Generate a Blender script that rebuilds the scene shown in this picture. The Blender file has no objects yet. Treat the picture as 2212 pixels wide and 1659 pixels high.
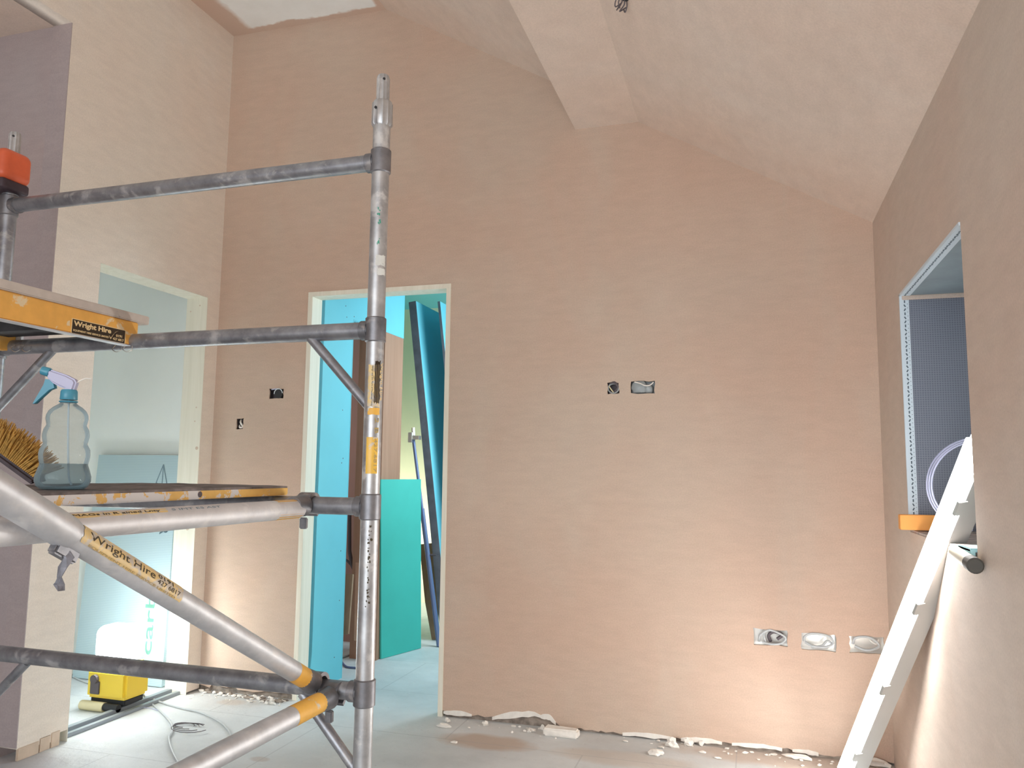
import bpy, bmesh, math, random
from mathutils import Vector, Matrix, noise
random.seed(7)
PI = math.pi
sc = bpy.context.scene
COL = sc.collection

# ------------------------------------------------------------------ camera
F = 1692.67
YAW, PITCH, ROLL = -0.2960, 0.1098, 0.0115
CAM = Vector((2.7625, -3.5608, 1.1494))
_f = Vector((math.sin(YAW)*math.cos(PITCH), math.cos(YAW)*math.cos(PITCH), math.sin(PITCH)))
_r = Vector((math.cos(YAW), -math.sin(YAW), 0)); _u = _r.cross(_f)
_c, _s = math.cos(ROLL), math.sin(ROLL)
RGT = _c*_r + _s*_u
UP = -_s*_r + _c*_u
cd = bpy.data.cameras.new('camera'); cam = bpy.data.objects.new('camera', cd); COL.objects.link(cam)
cd.sensor_width = 36.0; cd.lens = F*36.0/2212.0; cd.clip_start = 0.02; cd.clip_end = 100
m = Matrix((RGT, UP, -_f)).transposed().to_4x4(); m.translation = CAM
cam.matrix_world = m
sc.camera = cam

# ------------------------------------------------------------------ world, light, exposure
w = bpy.data.worlds.new('sky'); sc.world = w; w.use_nodes = True
bg = w.node_tree.nodes['Background']; bg.inputs[0].default_value = (0.80, 0.90, 1.0, 1); bg.inputs[1].default_value = 1.0
sc.view_settings.view_transform = 'Standard'
try: sc.view_settings.look = 'None'
except Exception: pass
sc.view_settings.gamma = 1.0; sc.view_settings.use_curve_mapping = False
sc.view_settings.exposure = 0.20
try:
    sc.cycles.use_denoising = True
    sc.cycles.sample_clamp_indirect = 8.0
    sc.cycles.max_bounces = 10; sc.cycles.diffuse_bounces = 6
except Exception: pass

def area(name, loc, target, sx, sy, power, col):
    d = bpy.data.lights.new(name, 'AREA'); d.shape = 'RECTANGLE'; d.size = sx; d.size_y = sy
    d.energy = power; d.color = col
    o = bpy.data.objects.new(name, d); COL.objects.link(o); o.location = loc
    o.rotation_euler = (Vector(target)-Vector(loc)).to_track_quat('-Z', 'Y').to_euler()
    return o
# added fill light standing in for daylight, outside the opening behind the camera
area('fill_light_behind_camera', (1.7, -5.85, 1.35), (1.7, 0, 1.5), 3.0, 2.1, 93, (0.93, 0.97, 1.0))
# added fill light on the unseen side of the passage; no window there
area('fill_light_passage', (1.95, 1.35, 1.75), (0.6, 1.15, 0.9), 0.9, 1.2, 34, (0.78, 0.92, 1.0))
area('fill_light_passage_end', (-0.35, 2.2, 0.5), (0.3, 2.9, 0.8), 0.25, 0.25, 11, (1.0, 0.98, 0.85))  # added unseen light that brightens the passage end wall
area('fill_light_brown_room', (-0.9, 0.35, 1.6), (-0.3, 1.28, 1.2), 0.5, 0.5, 7, (1.0, 0.95, 0.9))  # added unseen light that lifts the brown room beyond the passage
LAMP_STRENGTH = 31.0
TUBE_STRENGTH = 43.0

# ------------------------------------------------------------------ picture rays -> real places
def ray(u, v): return RGT*((u-1106)/F) - UP*((v-829.5)/F) + _f
def on(u, v, ax, val):
    r = ray(u, v); return CAM + r*((val-CAM[ax])/r[ax])
def at(u, v, d): return CAM + ray(u, v)*d

# ------------------------------------------------------------------ materials
def srgb(r, g, b):
    f = lambda c: (c/255/12.92) if c <= 10 else ((c/255+0.055)/1.055)**2.4
    return (f(r), f(g), f(b), 1)
class NT:
    def __init__(s, name):
        s.m = bpy.data.materials.new(name); s.m.use_nodes = True
        s.t = s.m.node_tree; s.b = s.t.nodes['Principled BSDF']; s.co = None
    def n(s, typ, **kw):
        x = s.t.nodes.new(typ)
        for k, v in kw.items(): setattr(x, k, v)
        return x
    def l(s, a, b): s.t.links.new(a, b)
    def coord(s):
        if not s.co: s.co = s.n('ShaderNodeTexCoord').outputs['Object']
        return s.co
    def noise(s, scale, detail=4, rough=0.55, stretch=None, dist=0.0):
        t = s.n('ShaderNodeTexNoise'); t.inputs['Scale'].default_value = scale
        t.inputs['Detail'].default_value = detail; t.inputs['Roughness'].default_value = rough
        t.inputs['Distortion'].default_value = dist
        if stretch:
            mp = s.n('ShaderNodeMapping'); mp.inputs['Scale'].default_value = stretch
            s.l(s.coord(), mp.inputs[0]); s.l(mp.outputs[0], t.inputs['Vector'])
        else: s.l(s.coord(), t.inputs['Vector'])
        return t.outputs['Fac']
    def ramp(s, fac, stops, interp='LINEAR'):
        r = s.n('ShaderNodeValToRGB'); e = r.color_ramp.elements; r.color_ramp.interpolation = interp
        while len(e) < len(stops): e.new(0.5)
        for i, (p, c) in enumerate(stops):
            e[i].position = p; e[i].color = c if len(c) == 4 else (*c, 1)
        s.l(fac, r.inputs[0]); return r.outputs['Color']
    def mix(s, fac, a, b, mode='MIX'):
        x = s.n('ShaderNodeMix', data_type='RGBA', blend_type=mode)
        for sock, v in ((x.inputs[0], fac), (x.inputs[6], a), (x.inputs[7], b)):
            if isinstance(v, (int, float)): sock.default_value = v
            elif isinstance(v, tuple): sock.default_value = v
            else: s.l(v, sock)
        return x.outputs[2]
    def math(s, op, a, b=0.0):
        x = s.n('ShaderNodeMath', operation=op)
        for i, v in enumerate((a, b)):
            if isinstance(v, (int, float)): x.inputs[i].default_value = v
            else: s.l(v, x.inputs[i])
        return x.outputs[0]
    def bump(s, h, strength=0.2, dist=0.01):
        x = s.n('ShaderNodeBump'); x.inputs['Strength'].default_value = strength; x.inputs['Distance'].default_value = dist
        s.l(h, x.inputs['Height']); s.l(x.outputs[0], s.b.inputs['Normal'])
    def col(s, c):
        if isinstance(c, tuple): s.b.inputs['Base Color'].default_value = c
        else: s.l(c, s.b.inputs['Base Color'])
    def set(s, **kw):
        for k, v in kw.items():
            i = s.b.inputs[k.replace('_', ' ')]
            if hasattr(v, 'links'): s.l(v, i)
            else: i.default_value = v
        return s.m
W_ = (1, 1, 1, 1); K_ = (0, 0, 0, 1)

def simple(name, c, rough=0.6, metal=0.0, var=0.0, scale=8, bump=0.0):
    t = NT(name)
    if var:
        f = t.noise(scale, 4)
        d = tuple(max(0, x*(1-var)) for x in c[:3])+(1,); e = tuple(min(1, x*(1+var*.6)) for x in c[:3])+(1,)
        t.col(t.ramp(f, [(0.3, d), (0.7, e)]))
        if bump: t.bump(f, bump, 0.005)
    else: t.col(c)
    return t.set(Roughness=rough, Metallic=metal)

def plaster(name, c, warm, pale, streak=(1, 1, 1)):
    t = NT(name)
    a = t.ramp(t.noise(1.1, 3, 0.5), [(0.35, c), (0.65, warm)])
    b = t.mix(t.math('MULTIPLY', t.ramp(t.noise(2.3, 5, 0.6, (1.0, 1.0, 0.45), 0.8), [(0.5, K_), (0.75, W_)]), 0.45), a, pale)
    fine = t.noise(160, 2, 0.6)
    mid = t.noise(9, 4, 0.6, (1, 1, 3.5))
    g = t.ramp(mid, [(0.3, (0.95, 0.95, 0.95, 1)), (0.7, (1.04, 1.04, 1.04, 1))])
    g2 = t.ramp(fine, [(0.25, (0.93, 0.93, 0.93, 1)), (0.75, (1.06, 1.06, 1.06, 1))])
    t.col(t.mix(1.0, t.mix(1.0, b, g, 'MULTIPLY'), g2, 'MULTIPLY'))
    t.bump(t.noise(5, 5, 0.55, streak), 0.06, 0.02)
    return t.set(Roughness=0.72, Specular_IOR_Level=0.25)

M = {}
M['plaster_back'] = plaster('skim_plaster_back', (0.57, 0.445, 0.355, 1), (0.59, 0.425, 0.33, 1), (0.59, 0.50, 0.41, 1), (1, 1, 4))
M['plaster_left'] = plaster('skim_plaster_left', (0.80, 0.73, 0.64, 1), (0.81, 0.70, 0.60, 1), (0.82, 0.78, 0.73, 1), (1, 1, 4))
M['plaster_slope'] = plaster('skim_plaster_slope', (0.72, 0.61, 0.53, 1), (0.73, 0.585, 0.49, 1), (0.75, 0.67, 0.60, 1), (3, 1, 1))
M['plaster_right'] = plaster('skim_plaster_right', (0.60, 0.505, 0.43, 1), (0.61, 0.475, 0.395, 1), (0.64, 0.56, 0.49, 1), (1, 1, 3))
M['plaster_dark'] = plaster('skim_plaster_shaded', (0.42, 0.365, 0.37, 1), (0.44, 0.36, 0.35, 1), (0.46, 0.42, 0.42, 1))  # the alcove's shade is put into this plaster colour

def ceiling_flat():
    t = NT('flat_ceiling_half_dried')
    base = t.ramp(t.noise(1.5, 4), [(0.35, (0.60, 0.47, 0.385, 1)), (0.65, (0.62, 0.45, 0.355, 1))])
    sep = t.n('ShaderNodeSeparateXYZ'); t.l(t.coord(), sep.inputs[0])
    # a pale dried patch with its own ragged outline
    wob = t.math('MULTIPLY', t.math('SUBTRACT', t.noise(6, 4), 0.5), 0.10)
    x = t.math('ADD', sep.outputs[0], wob); y = t.math('ADD', sep.outputs[1], wob)
    def step(v, a, b):
        r = t.n('ShaderNodeMapRange'); r.inputs[1].default_value = a; r.inputs[2].default_value = b; t.l(v, r.inputs[0]); return r.outputs[0]
    mk = t.math('MULTIPLY', t.math('MULTIPLY', step(x, 0.12, 0.16), step(x, 0.93, 0.91)), step(y, -0.035, -0.05))
    white = t.ramp(t.noise(4, 5, 0.6), [(0.3, (0.82, 0.84, 0.82, 1)), (0.7, (0.92, 0.95, 0.94, 1))])
    t.col(t.mix(mk, base, white)); t.bump(t.noise(6, 5), 0.15, 0.02)
    return t.set(Roughness=0.75)
M['ceiling_flat'] = ceiling_flat()

def floor_mat():
    t = NT('dusty_screed_floor')
    base = t.ramp(t.noise(2.2, 6, 0.6), [(0.3, (0.52, 0.54, 0.545, 1)), (0.7, (0.72, 0.74, 0.745, 1))])
    # brown splashed plaster stains, and a grey blob at the far left
    sep = t.n('ShaderNodeSeparateXYZ'); t.l(t.coord(), sep.inputs[0])
    def blob(cx, cy, rx, ry):
        wob = t.math('MULTIPLY', t.math('SUBTRACT', t.noise(9, 4), 0.5), 0.9)
        dx = t.math('DIVIDE', t.math('SUBTRACT', sep.outputs[0], cx), rx); dy = t.math('DIVIDE', t.math('SUBTRACT', sep.outputs[1], cy), ry)
        d = t.math('ADD', t.math('ADD', t.math('MULTIPLY', dx, dx), t.math('MULTIPLY', dy, dy)), wob)
        return t.ramp(d, [(0.35, W_), (0.95, K_)])
    c = base
    for (u, v, rx, ry, col, k) in ((1050, 1603, .24, .11, (0.50, 0.37, 0.28, 1), .75), (1700, 1640, .55, .13, (0.55, 0.41, 0.31, 1), .6), (1350, 1640, .35, .10, (0.56, 0.47, 0.39, 1), .5),
                                   (500, 1517, .09, .06, (0.60, 0.52, 0.45, 1), .6), (560, 1640, .05, .03, (0.5, 0.42, 0.38, 1), .6), (30, 1650, .25, .15, (0.42, 0.40, 0.42, 1), .7)):
        p = on(u, v, 2, 0)
        c = t.mix(t.math('MULTIPLY', blob(p.x, p.y, rx, ry), k), c, col)
    specks = t.ramp(t.noise(55, 3, 0.7), [(0.66, K_), (0.72, W_)])
    c = t.mix(t.math('MULTIPLY', specks, 0.35), c, (0.33, 0.31, 0.30, 1))
    br = t.n('ShaderNodeTexBrick'); br.inputs['Scale'].default_value = 1.0; br.inputs['Mortar Size'].default_value = 0.003
    br.inputs['Brick Width'].default_value = 1.2; br.inputs['Row Height'].default_value = 0.6
    br.inputs['Color1'].default_value = K_; br.inputs['Color2'].default_value = K_; br.inputs['Mortar'].default_value = W_
    mp = t.n('ShaderNodeMapping'); mp.inputs['Location'].default_value = (0.32, 0.28, 0); t.l(t.coord(), mp.inputs[0]); t.l(mp.outputs[0], br.inputs['Vector'])
    c = t.mix(t.math('MULTIPLY', br.outputs['Color'], 0.4), c, (0.35, 0.36, 0.37, 1))
    t.col(c); t.bump(t.noise(14, 6, 0.65), 0.25, 0.02)
    return t.set(Roughness=0.6, Specular_IOR_Level=0.35)
M['floor'] = floor_mat()

def steel(name, dark, lite, dust, k=0.45, rough=0.42, metal=0.75):
    t = NT(name)
    a = t.ramp(t.noise(18, 5, 0.6), [(0.3, dark), (0.7, lite)])
    sp = t.ramp(t.noise(14, 5, 0.65, (1, 1, 1), 0.4), [(0.56, K_), (0.64, W_)])
    mk = t.math('MULTIPLY', sp, k)
    t.col(t.mix(mk, a, dust))
    t.bump(t.noise(90, 3), 0.12, 0.002)
    t.l(t.math('MULTIPLY', t.math('SUBTRACT', 1.0, mk), metal), t.b.inputs['Metallic'])
    return t.set(Roughness=rough)
M['galv'] = steel('galvanised_scaffold_steel', (0.23, 0.235, 0.26, 1), (0.42, 0.43, 0.46, 1), (0.58, 0.56, 0.54, 1), 0.45)
M['galv_lt'] = steel('pale_galvanised_steel', (0.40, 0.405, 0.42, 1), (0.62, 0.63, 0.64, 1), (0.74, 0.72, 0.69, 1), 0.55)
M['cast'] = steel('cast_steel_coupler', (0.17, 0.17, 0.185, 1), (0.32, 0.32, 0.34, 1), (0.50, 0.45, 0.42, 1), 0.45, 0.45)
M['alu'] = steel('dull_aluminium_tube', (0.54, 0.55, 0.57, 1), (0.72, 0.72, 0.74, 1), (0.72, 0.70, 0.68, 1), 0.5, 0.5, 0.6)
M['alu_dusty'] = steel('plaster_dusted_aluminium', (0.64, 0.63, 0.64, 1), (0.78, 0.77, 0.78, 1), (0.80, 0.78, 0.77, 1), 0.7, 0.5, 0.4)

def worn(name, paint, under, lo=0.46, hi=0.54, sc_=12, rough=0.5, slope=0.0, mid=0.0):
    t = NT(name); nf = t.noise(sc_, 6, 0.65, None, 0.5)
    if slope:
        sp = t.n('ShaderNodeSeparateXYZ'); t.l(t.coord(), sp.inputs[0])
        nf = t.math('SUBTRACT', nf, t.math('MULTIPLY', t.math('SUBTRACT', sp.outputs[1], mid), slope))
    f = t.ramp(nf, [(lo, W_), (hi, K_)])
    t.col(t.mix(f, under, t.ramp(t.noise(25, 3), [(0.3, paint), (0.7, tuple(min(1, c*1.15) for c in paint[:3])+(1,))])))
    return t.set(Roughness=rough)
YEL = (0.78, 0.43, 0.075, 1)
M['yellow_paint'] = worn('worn_yellow_paint', YEL, (0.66, 0.60, 0.50, 1), 0.62, 0.66)
M['yellow_flaking'] = worn('flaking_yellow_paint_on_board_edge', (0.76, 0.46, 0.12, 1), (0.74, 0.71, 0.70, 1), 0.47, 0.49, 16, 0.5, 0.22, 0.33)
M['orange_paint'] = worn('orange_yellow_platform_edge', (0.80, 0.42, 0.09, 1), (0.82, 0.66, 0.42, 1), 0.60, 0.63, 10)
M['deck_grey'] = worn('dusty_grey_plywood_edge', (0.55, 0.49, 0.44, 1), (0.30, 0.27, 0.27, 1), 0.62, 0.68, 14, 0.8)
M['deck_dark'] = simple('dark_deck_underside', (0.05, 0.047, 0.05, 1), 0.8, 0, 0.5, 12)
M['deck_top'] = simple('plaster_splashed_deck_top', (0.22, 0.19, 0.185, 1), 0.85, 0, 0.6, 20, 0.6)
M['timber'] = None
def timber(name, a, b, knot=(0.35, 0.22, 0.12, 1), sc_=(30, 30, 1.5)):
    t = NT(name)
    g = t.ramp(t.noise(1.0, 5, 0.6, sc_, 0.8), [(0.3, a), (0.7, b)])
    v = t.n('ShaderNodeTexVoronoi'); v.inputs['Scale'].default_value = 2.6; t.l(t.coord(), v.inputs['Vector'])
    k = t.ramp(v.outputs['Distance'], [(0.035, W_), (0.06, K_)])
    t.col(t.mix(t.math('MULTIPLY', k, 0.7), g, knot)); t.bump(t.noise(1, 4, 0.6, sc_), 0.1, 0.003)
    return t.set(Roughness=0.65)
M['white_timber'] = timber('pale_softwood_lining', (0.74, 0.70, 0.58, 1), (0.84, 0.80, 0.69, 1), (0.45, 0.33, 0.22, 1))
M['pine'] = timber('knotty_pine_plank', (0.37, 0.18, 0.11, 1), (0.45, 0.24, 0.155, 1))
M['brown_board'] = timber('brown_chipboard_offcut', (0.34, 0.20, 0.12, 1), (0.42, 0.26, 0.16, 1))
M['blue_board'] = simple('moisture_board_pale_turquoise', (0.17, 0.58, 0.68, 1), 0.7, 0, 0.06, 2)
M['teal_board'] = simple('moisture_board_teal', (0.06, 0.50, 0.42, 1), 0.7, 0, 0.1, 2)
M['board_edge'] = simple('stacked_board_paper_edges', (0.17, 0.18, 0.21, 1), 0.8, 0, 0.25, 12)
M['closet_wall'] = simple('closet_plasterboard', (0.88, 0.90, 0.88, 1), 0.75, 0, 0.04, 2)
M['cream_wall'] = simple('cream_lit_wall', (0.86, 0.84, 0.62, 1), 0.8, 0, 0.05, 3)
M['brown_wall'] = simple('brown_plaster_far_room', (0.42, 0.24, 0.20, 1), 0.8, 0, 0.1, 2)
M['gap'] = simple('raw_blockwork_behind_plaster', (0.30, 0.25, 0.21, 1), 0.9, 0, 0.5, 30, 0.5)
M['white_raw'] = simple('bare_white_gypsum', (0.86, 0.82, 0.76, 1), 0.85, 0, 0.1, 30)
M['beige_block'] = simple('beige_timber_block', (0.62, 0.49, 0.38, 1), 0.8, 0, 0.15, 12)
M['black'] = simple('black_rubber', (0.025, 0.025, 0.028, 1), 0.6)
M['grey_cable'] = simple('grey_cable_sheath', (0.52, 0.54, 0.55, 1), 0.45)
M['white_cable'] = simple('white_cable_sheath', (0.50, 0.52, 0.70, 1), 0.4)
M['box_metal'] = simple('bright_galvanised_back_box', (0.78, 0.76, 0.72, 1), 0.3, 0.85)
M['box_dark'] = simple('dull_back_box', (0.12, 0.10, 0.11, 1), 0.6, 0.2)
M['grey_plastic'] = simple('grey_plastic_back_box', (0.32, 0.35, 0.36, 1), 0.35, 0, 0.08, 20)
M['orange_plastic'] = simple('red_orange_plastic', (0.72, 0.13, 0.05, 1), 0.4, 0, 0.1, 15)
M['dark_plastic'] = simple('dark_purple_brown_plastic', (0.05, 0.03, 0.04, 1), 0.5)
M['lamp_yellow'] = simple('yellow_lamp_plastic', (0.85, 0.60, 0.05, 1), 0.4)
M['beige_foam'] = simple('beige_grip', (0.75, 0.66, 0.42, 1), 0.7)
M['blue_plastic'] = simple('blue_plastic', (0.07, 0.30, 0.42, 1), 0.35)
M['lilac_plastic'] = simple('lilac_white_plastic', (0.48, 0.48, 0.66, 1), 0.35)
M['bristle'] = simple('ochre_bristle', (0.62, 0.36, 0.09, 1), 0.7, 0, 0.4, 60)
M['brush_back'] = simple('mauve_black_brush_back', (0.10, 0.075, 0.085, 1), 0.6, 0, 0.4, 25)
M['tape'] = simple('grey_gaffer_tape', (0.22, 0.22, 0.25, 1), 0.45, 0.1, 0.4, 40)
M['bead'] = simple('white_plastic_angle_bead', (0.62, 0.70, 0.76, 1), 0.5)
M['hole'] = simple('bead_perforation', (0.10, 0.13, 0.16, 1), 0.9)
M['sill'] = simple('mortar_sill', (0.50, 0.42, 0.38, 1), 0.9, 0, 0.4, 25, 0.6)
M['cyan_foam'] = simple('pale_cyan_packer', (0.35, 0.62, 0.68, 1), 0.7)
M['pale_pipe'] = simple('pale_cream_pipe', (0.72, 0.68, 0.55, 1), 0.5)
M['grey_rubber'] = simple('dark_grey_end_cap', (0.09, 0.085, 0.075, 1), 0.7)
M['orange_timber'] = simple('orange_painted_board', (0.85, 0.36, 0.08, 1), 0.6)
M['housing'] = simple('white_steel_batten_housing', (0.46, 0.47, 0.46, 1), 0.4)
M['prop_blue'] = simple('blue_grey_painted_steel', (0.16, 0.20, 0.36, 1), 0.45, 0.3)
M['sticker_black'] = simple('black_sticker_film', (0.035, 0.022, 0.012, 1), 0.35)
M['sticker_yellow'] = worn('yellow_sticker_film', (0.82, 0.50, 0.08, 1), (0.62, 0.57, 0.50, 1), 0.60, 0.66, 30, 0.35)
M['sticker_scuffed'] = worn('scuffed_yellow_black_sticker', (0.74, 0.55, 0.25, 1), (0.60, 0.54, 0.46, 1), 0.50, 0.56, 45, 0.4)
M['sticker_white'] = worn('torn_white_paper_label', (0.66, 0.66, 0.62, 1), (0.42, 0.42, 0.41, 1), 0.60, 0.64, 40, 0.7)
M['ink'] = simple('black_print', (0.06, 0.045, 0.02, 1), 0.5)
M['cream_ink'] = simple('cream_print', (0.86, 0.66, 0.35, 1), 0.5)
M['ochre_ink'] = simple('faded_ochre_print', (0.50, 0.36, 0.14, 1), 0.5)
M['green_paint'] = simple('green_paint_daub', (0.06, 0.34, 0.24, 1), 0.6)
M['grey_ink'] = simple('faint_grey_print', (0.18, 0.26, 0.31, 1), 0.7)
M['green_ink'] = simple('faint_green_print', (0.28, 0.58, 0.46, 1), 0.7)
M['threshold'] = simple('grey_threshold_bar', (0.30, 0.33, 0.36, 1), 0.4, 0.3)
M['window_frame'] = simple('anthracite_window_frame', (0.10, 0.11, 0.13, 1), 0.4)

def membrane():
    t = NT('reinforced_grey_membrane')
    w1 = t.n('ShaderNodeTexWave', bands_direction='X'); w1.inputs['Scale'].default_value = 40
    w2 = t.n('ShaderNodeTexWave', bands_direction='Z'); w2.inputs['Scale'].default_value = 40
    for x in (w1, w2): t.l(t.coord(), x.inputs['Vector'])
    g = t.math('MAXIMUM', w1.outputs['Fac'], w2.outputs['Fac'])
    t.col(t.ramp(g, [(0.55, (0.135, 0.15, 0.195, 1)), (1.0, (0.21, 0.225, 0.27, 1))]))
    t.bump(g, 0.3, 0.002)
    return t.set(Roughness=0.45)
M['membrane'] = membrane()
M['soffit'] = simple('grey_blue_reveal_board', (0.24, 0.29, 0.32, 1), 0.75, 0, 0.15, 8)

def insulation():
    t = NT('foil_faced_insulation')
    w1 = t.n('ShaderNodeTexWave', bands_direction='Z'); w1.inputs['Scale'].default_value = 35; t.l(t.coord(), w1.inputs['Vector'])
    t.col(t.ramp(w1.outputs['Fac'], [(0.2, (0.42, 0.55, 0.60, 1)), (0.8, (0.50, 0.62, 0.66, 1))]))
    return t.set(Roughness=0.4, Metallic=0.15)
M['insulation'] = insulation()

def emis(name, col, strength):
    t = NT(name); t.b.inputs['Emission Color'].default_value = col; t.b.inputs['Emission Strength'].default_value = strength
    t.col((0.9, 0.9, 0.9, 1)); return t.m
M['tube_glow'] = emis('lit_tube_diffuser', (1.0, 0.985, 0.95, 1), TUBE_STRENGTH)
M['lamp_glow'] = emis('lit_lamp_dome', (0.88, 0.97, 1.0, 1), LAMP_STRENGTH)

def clear_plastic(name, tint, alpha_mix):
    m_ = bpy.data.materials.new(name); m_.use_nodes = True; t = m_.node_tree; t.nodes.clear()
    out = t.nodes.new('ShaderNodeOutputMaterial'); tr = t.nodes.new('ShaderNodeBsdfTransparent'); tr.inputs[0].default_value = tint
    gl = t.nodes.new('ShaderNodeBsdfPrincipled'); gl.inputs['Base Color'].default_value = (0.62, 0.70, 0.73, 1); gl.inputs['Roughness'].default_value = 0.08
    fr = t.nodes.new('ShaderNodeFresnel'); fr.inputs[0].default_value = 1.22
    ad = t.nodes.new('ShaderNodeMath'); ad.operation = 'ADD'; ad.inputs[1].default_value = alpha_mix; t.links.new(fr.outputs[0], ad.inputs[0])
    mx = t.nodes.new('ShaderNodeMixShader'); t.links.new(ad.outputs[0], mx.inputs[0]); t.links.new(tr.outputs[0], mx.inputs[1]); t.links.new(gl.outputs[0], mx.inputs[2])
    t.links.new(mx.outputs[0], out.inputs[0]); return m_
M['bottle'] = clear_plastic('clear_ribbed_pet', (0.86, 0.92, 0.93, 1), 0.10)
M['water'] = clear_plastic('murky_water', (0.60, 0.68, 0.72, 1), 0.16)
M['glass'] = clear_plastic('window_glass', (0.9, 0.95, 0.95, 1), 0.04)

# ------------------------------------------------------------------ mesh helpers (all in world coordinates)
def root_world(p):
    v = Vector((0, 0, 0))
    while p: v += p.location; p = p.parent
    return v
def link(name, bm, mat, parent=None, smooth=False, base=None):
    bmesh.ops.recalc_face_normals(bm, faces=bm.faces)
    me = bpy.data.meshes.new(name); 
    off = root_world(parent)
    loc = Vector((0, 0, 0))
    if parent is None and base is None and len(bm.verts):
        xs = [v.co for v in bm.verts]
        base = Vector((sum(c.x for c in xs)/len(xs), sum(c.y for c in xs)/len(xs), min(c.z for c in xs)))
    if parent is None: loc = Vector(base)
    elif base is not None: loc = Vector(base)-off
    bmesh.ops.translate(bm, verts=bm.verts, vec=-(off+loc))
    bm.to_mesh(me); bm.free()
    if smooth:
        for p in me.polygons: p.use_smooth = True
        try: me.set_sharp_from_angle(angle=math.radians(40))
        except Exception: pass
    me.materials.append(mat)
    o = bpy.data.objects.new(name, me); COL.objects.link(o); o.location = loc
    if parent: o.parent = parent
    return o
def empty(name, loc, label, cat, group=None):
    o = bpy.data.objects.new(name, None); COL.objects.link(o); o.location = loc; o.empty_display_size = 0.1
    o['label'] = label; o['category'] = cat
    if group: o['group'] = group
    return o
def tag(o, label, cat, group=None, kind=None):
    o['label'] = label; o['category'] = cat
    if group: o['group'] = group
    if kind: o['kind'] = kind
    return o
def struct(o, label=None, cat=None):
    o['kind'] = 'structure'
    if label: o['label'] = label
    if cat: o['category'] = cat
    return o
def BM(): return bmesh.new()
def box(bm, a, b, bev=0.0, mtx=None):
    a, b = Vector(a), Vector(b); c = (a+b)/2; s = b-a
    r = bmesh.ops.create_cube(bm, size=1.0)
    vs = r['verts']
    bmesh.ops.scale(bm, verts=vs, vec=(abs(s.x), abs(s.y), abs(s.z))); bmesh.ops.translate(bm, verts=vs, vec=c)
    if mtx is not None: bmesh.ops.transform(bm, matrix=mtx, verts=vs)
    if bev:
        es = list({e for v in vs for e in v.link_edges})
        bmesh.ops.bevel(bm, geom=es, offset=bev, segments=2, affect='EDGES')
    return bm
def obox(bm, c, ax, ay, az, sx, sy, sz, bev=0.0):
    """box about centre c with given axes"""
    mt = Matrix((Vector(ax).normalized(), Vector(ay).normalized(), Vector(az).normalized())).transposed().to_4x4(); mt.translation = Vector(c)
    return box(bm, (-sx/2, -sy/2, -sz/2), (sx/2, sy/2, sz/2), bev, mt)
def rbox(bm, a, b, r, n=15):
    a, b = Vector(a), Vector(b); c = (a+b)/2; h = (b-a)/2
    old = set(bm.verts)
    q = bmesh.ops.create_cube(bm, size=2.0); es = list({e for v in q['verts'] for e in v.link_edges})
    bmesh.ops.subdivide_edges(bm, edges=es, cuts=n, use_grid_fill=True)
    for v in [v for v in bm.verts if v not in old]:
        # crowd the grid towards the edges so the rounding is smooth
        v.co = Vector([math.copysign(1-(1-abs(t))**1.0, t) if abs(t) < 1 else t for t in v.co])
        p = Vector((v.co.x*h.x, v.co.y*h.y, v.co.z*h.z))
        i = Vector([max(-(h[j]-r), min(h[j]-r, p[j])) for j in range(3)]); d = p-i
        if d.length > 1e-9: p = i+d.normalized()*r
        v.co = c+p
    return bm
def frame_of(d):
    d = Vector(d).normalized(); a = Vector((0, 0, 1)) if abs(d.z) < 0.9 else Vector((1, 0, 0))
    x = a.cross(d).normalized(); y = d.cross(x); return x, y, d
def tube(bm, pts, r, seg=20, cap=True, rads=None, ribs=0, ribd=0.0):
    pts = [Vector(p) for p in pts]; rings = []; px = None
    for i, p in enumerate(pts):
        d = (pts[min(i+1, len(pts)-1)]-pts[max(i-1, 0)]).normalized()
        if px is None: x, y, _ = frame_of(d)
        else:
            x = (px-d*px.dot(d)).normalized(); y = d.cross(x)
        px = x; rr = rads[i] if rads else r
        ring = []
        for k in range(seg):
            a = 2*PI*k/seg; q = rr - (ribd if (ribs and k % 2) else 0)
            ring.append(bm.verts.new(p+(x*math.cos(a)+y*math.sin(a))*q))
        rings.append(ring)
    for a, b in zip(rings, rings[1:]):
        for k in range(seg): bm.faces.new((a[k], a[(k+1) % seg], b[(k+1) % seg], b[k]))
    if cap: bm.faces.new(rings[0][::-1]); bm.faces.new(rings[-1])
    return bm
def lathe(bm, prof, c, seg=32, cap=True):
    rings = []
    for r, z in prof:
        rings.append([bm.verts.new((c[0]+r*math.cos(2*PI*k/seg), c[1]+r*math.sin(2*PI*k/seg), c[2]+z)) for k in range(seg)])
    for a, b in zip(rings, rings[1:]):
        for k in range(seg): bm.faces.new((a[k], a[(k+1) % seg], b[(k+1) % seg], b[k]))
    if cap: bm.faces.new(rings[0][::-1]); bm.faces.new(rings[-1])
    return bm
def smooth_path(pts, n=8):
    pts = [Vector(p) for p in pts]; out = []
    for i in range(len(pts)-1):
        p0 = pts[max(i-1, 0)]; p1 = pts[i]; p2 = pts[i+1]; p3 = pts[min(i+2, len(pts)-1)]
        for k in range(n):
            t = k/n; t2 = t*t; t3 = t2*t
            out.append(0.5*((2*p1)+(-p0+p2)*t+(2*p0-5*p1+4*p2-p3)*t2+(-p0+3*p1-3*p2+p3)*t3))
    out.append(pts[-1]); return out
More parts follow.
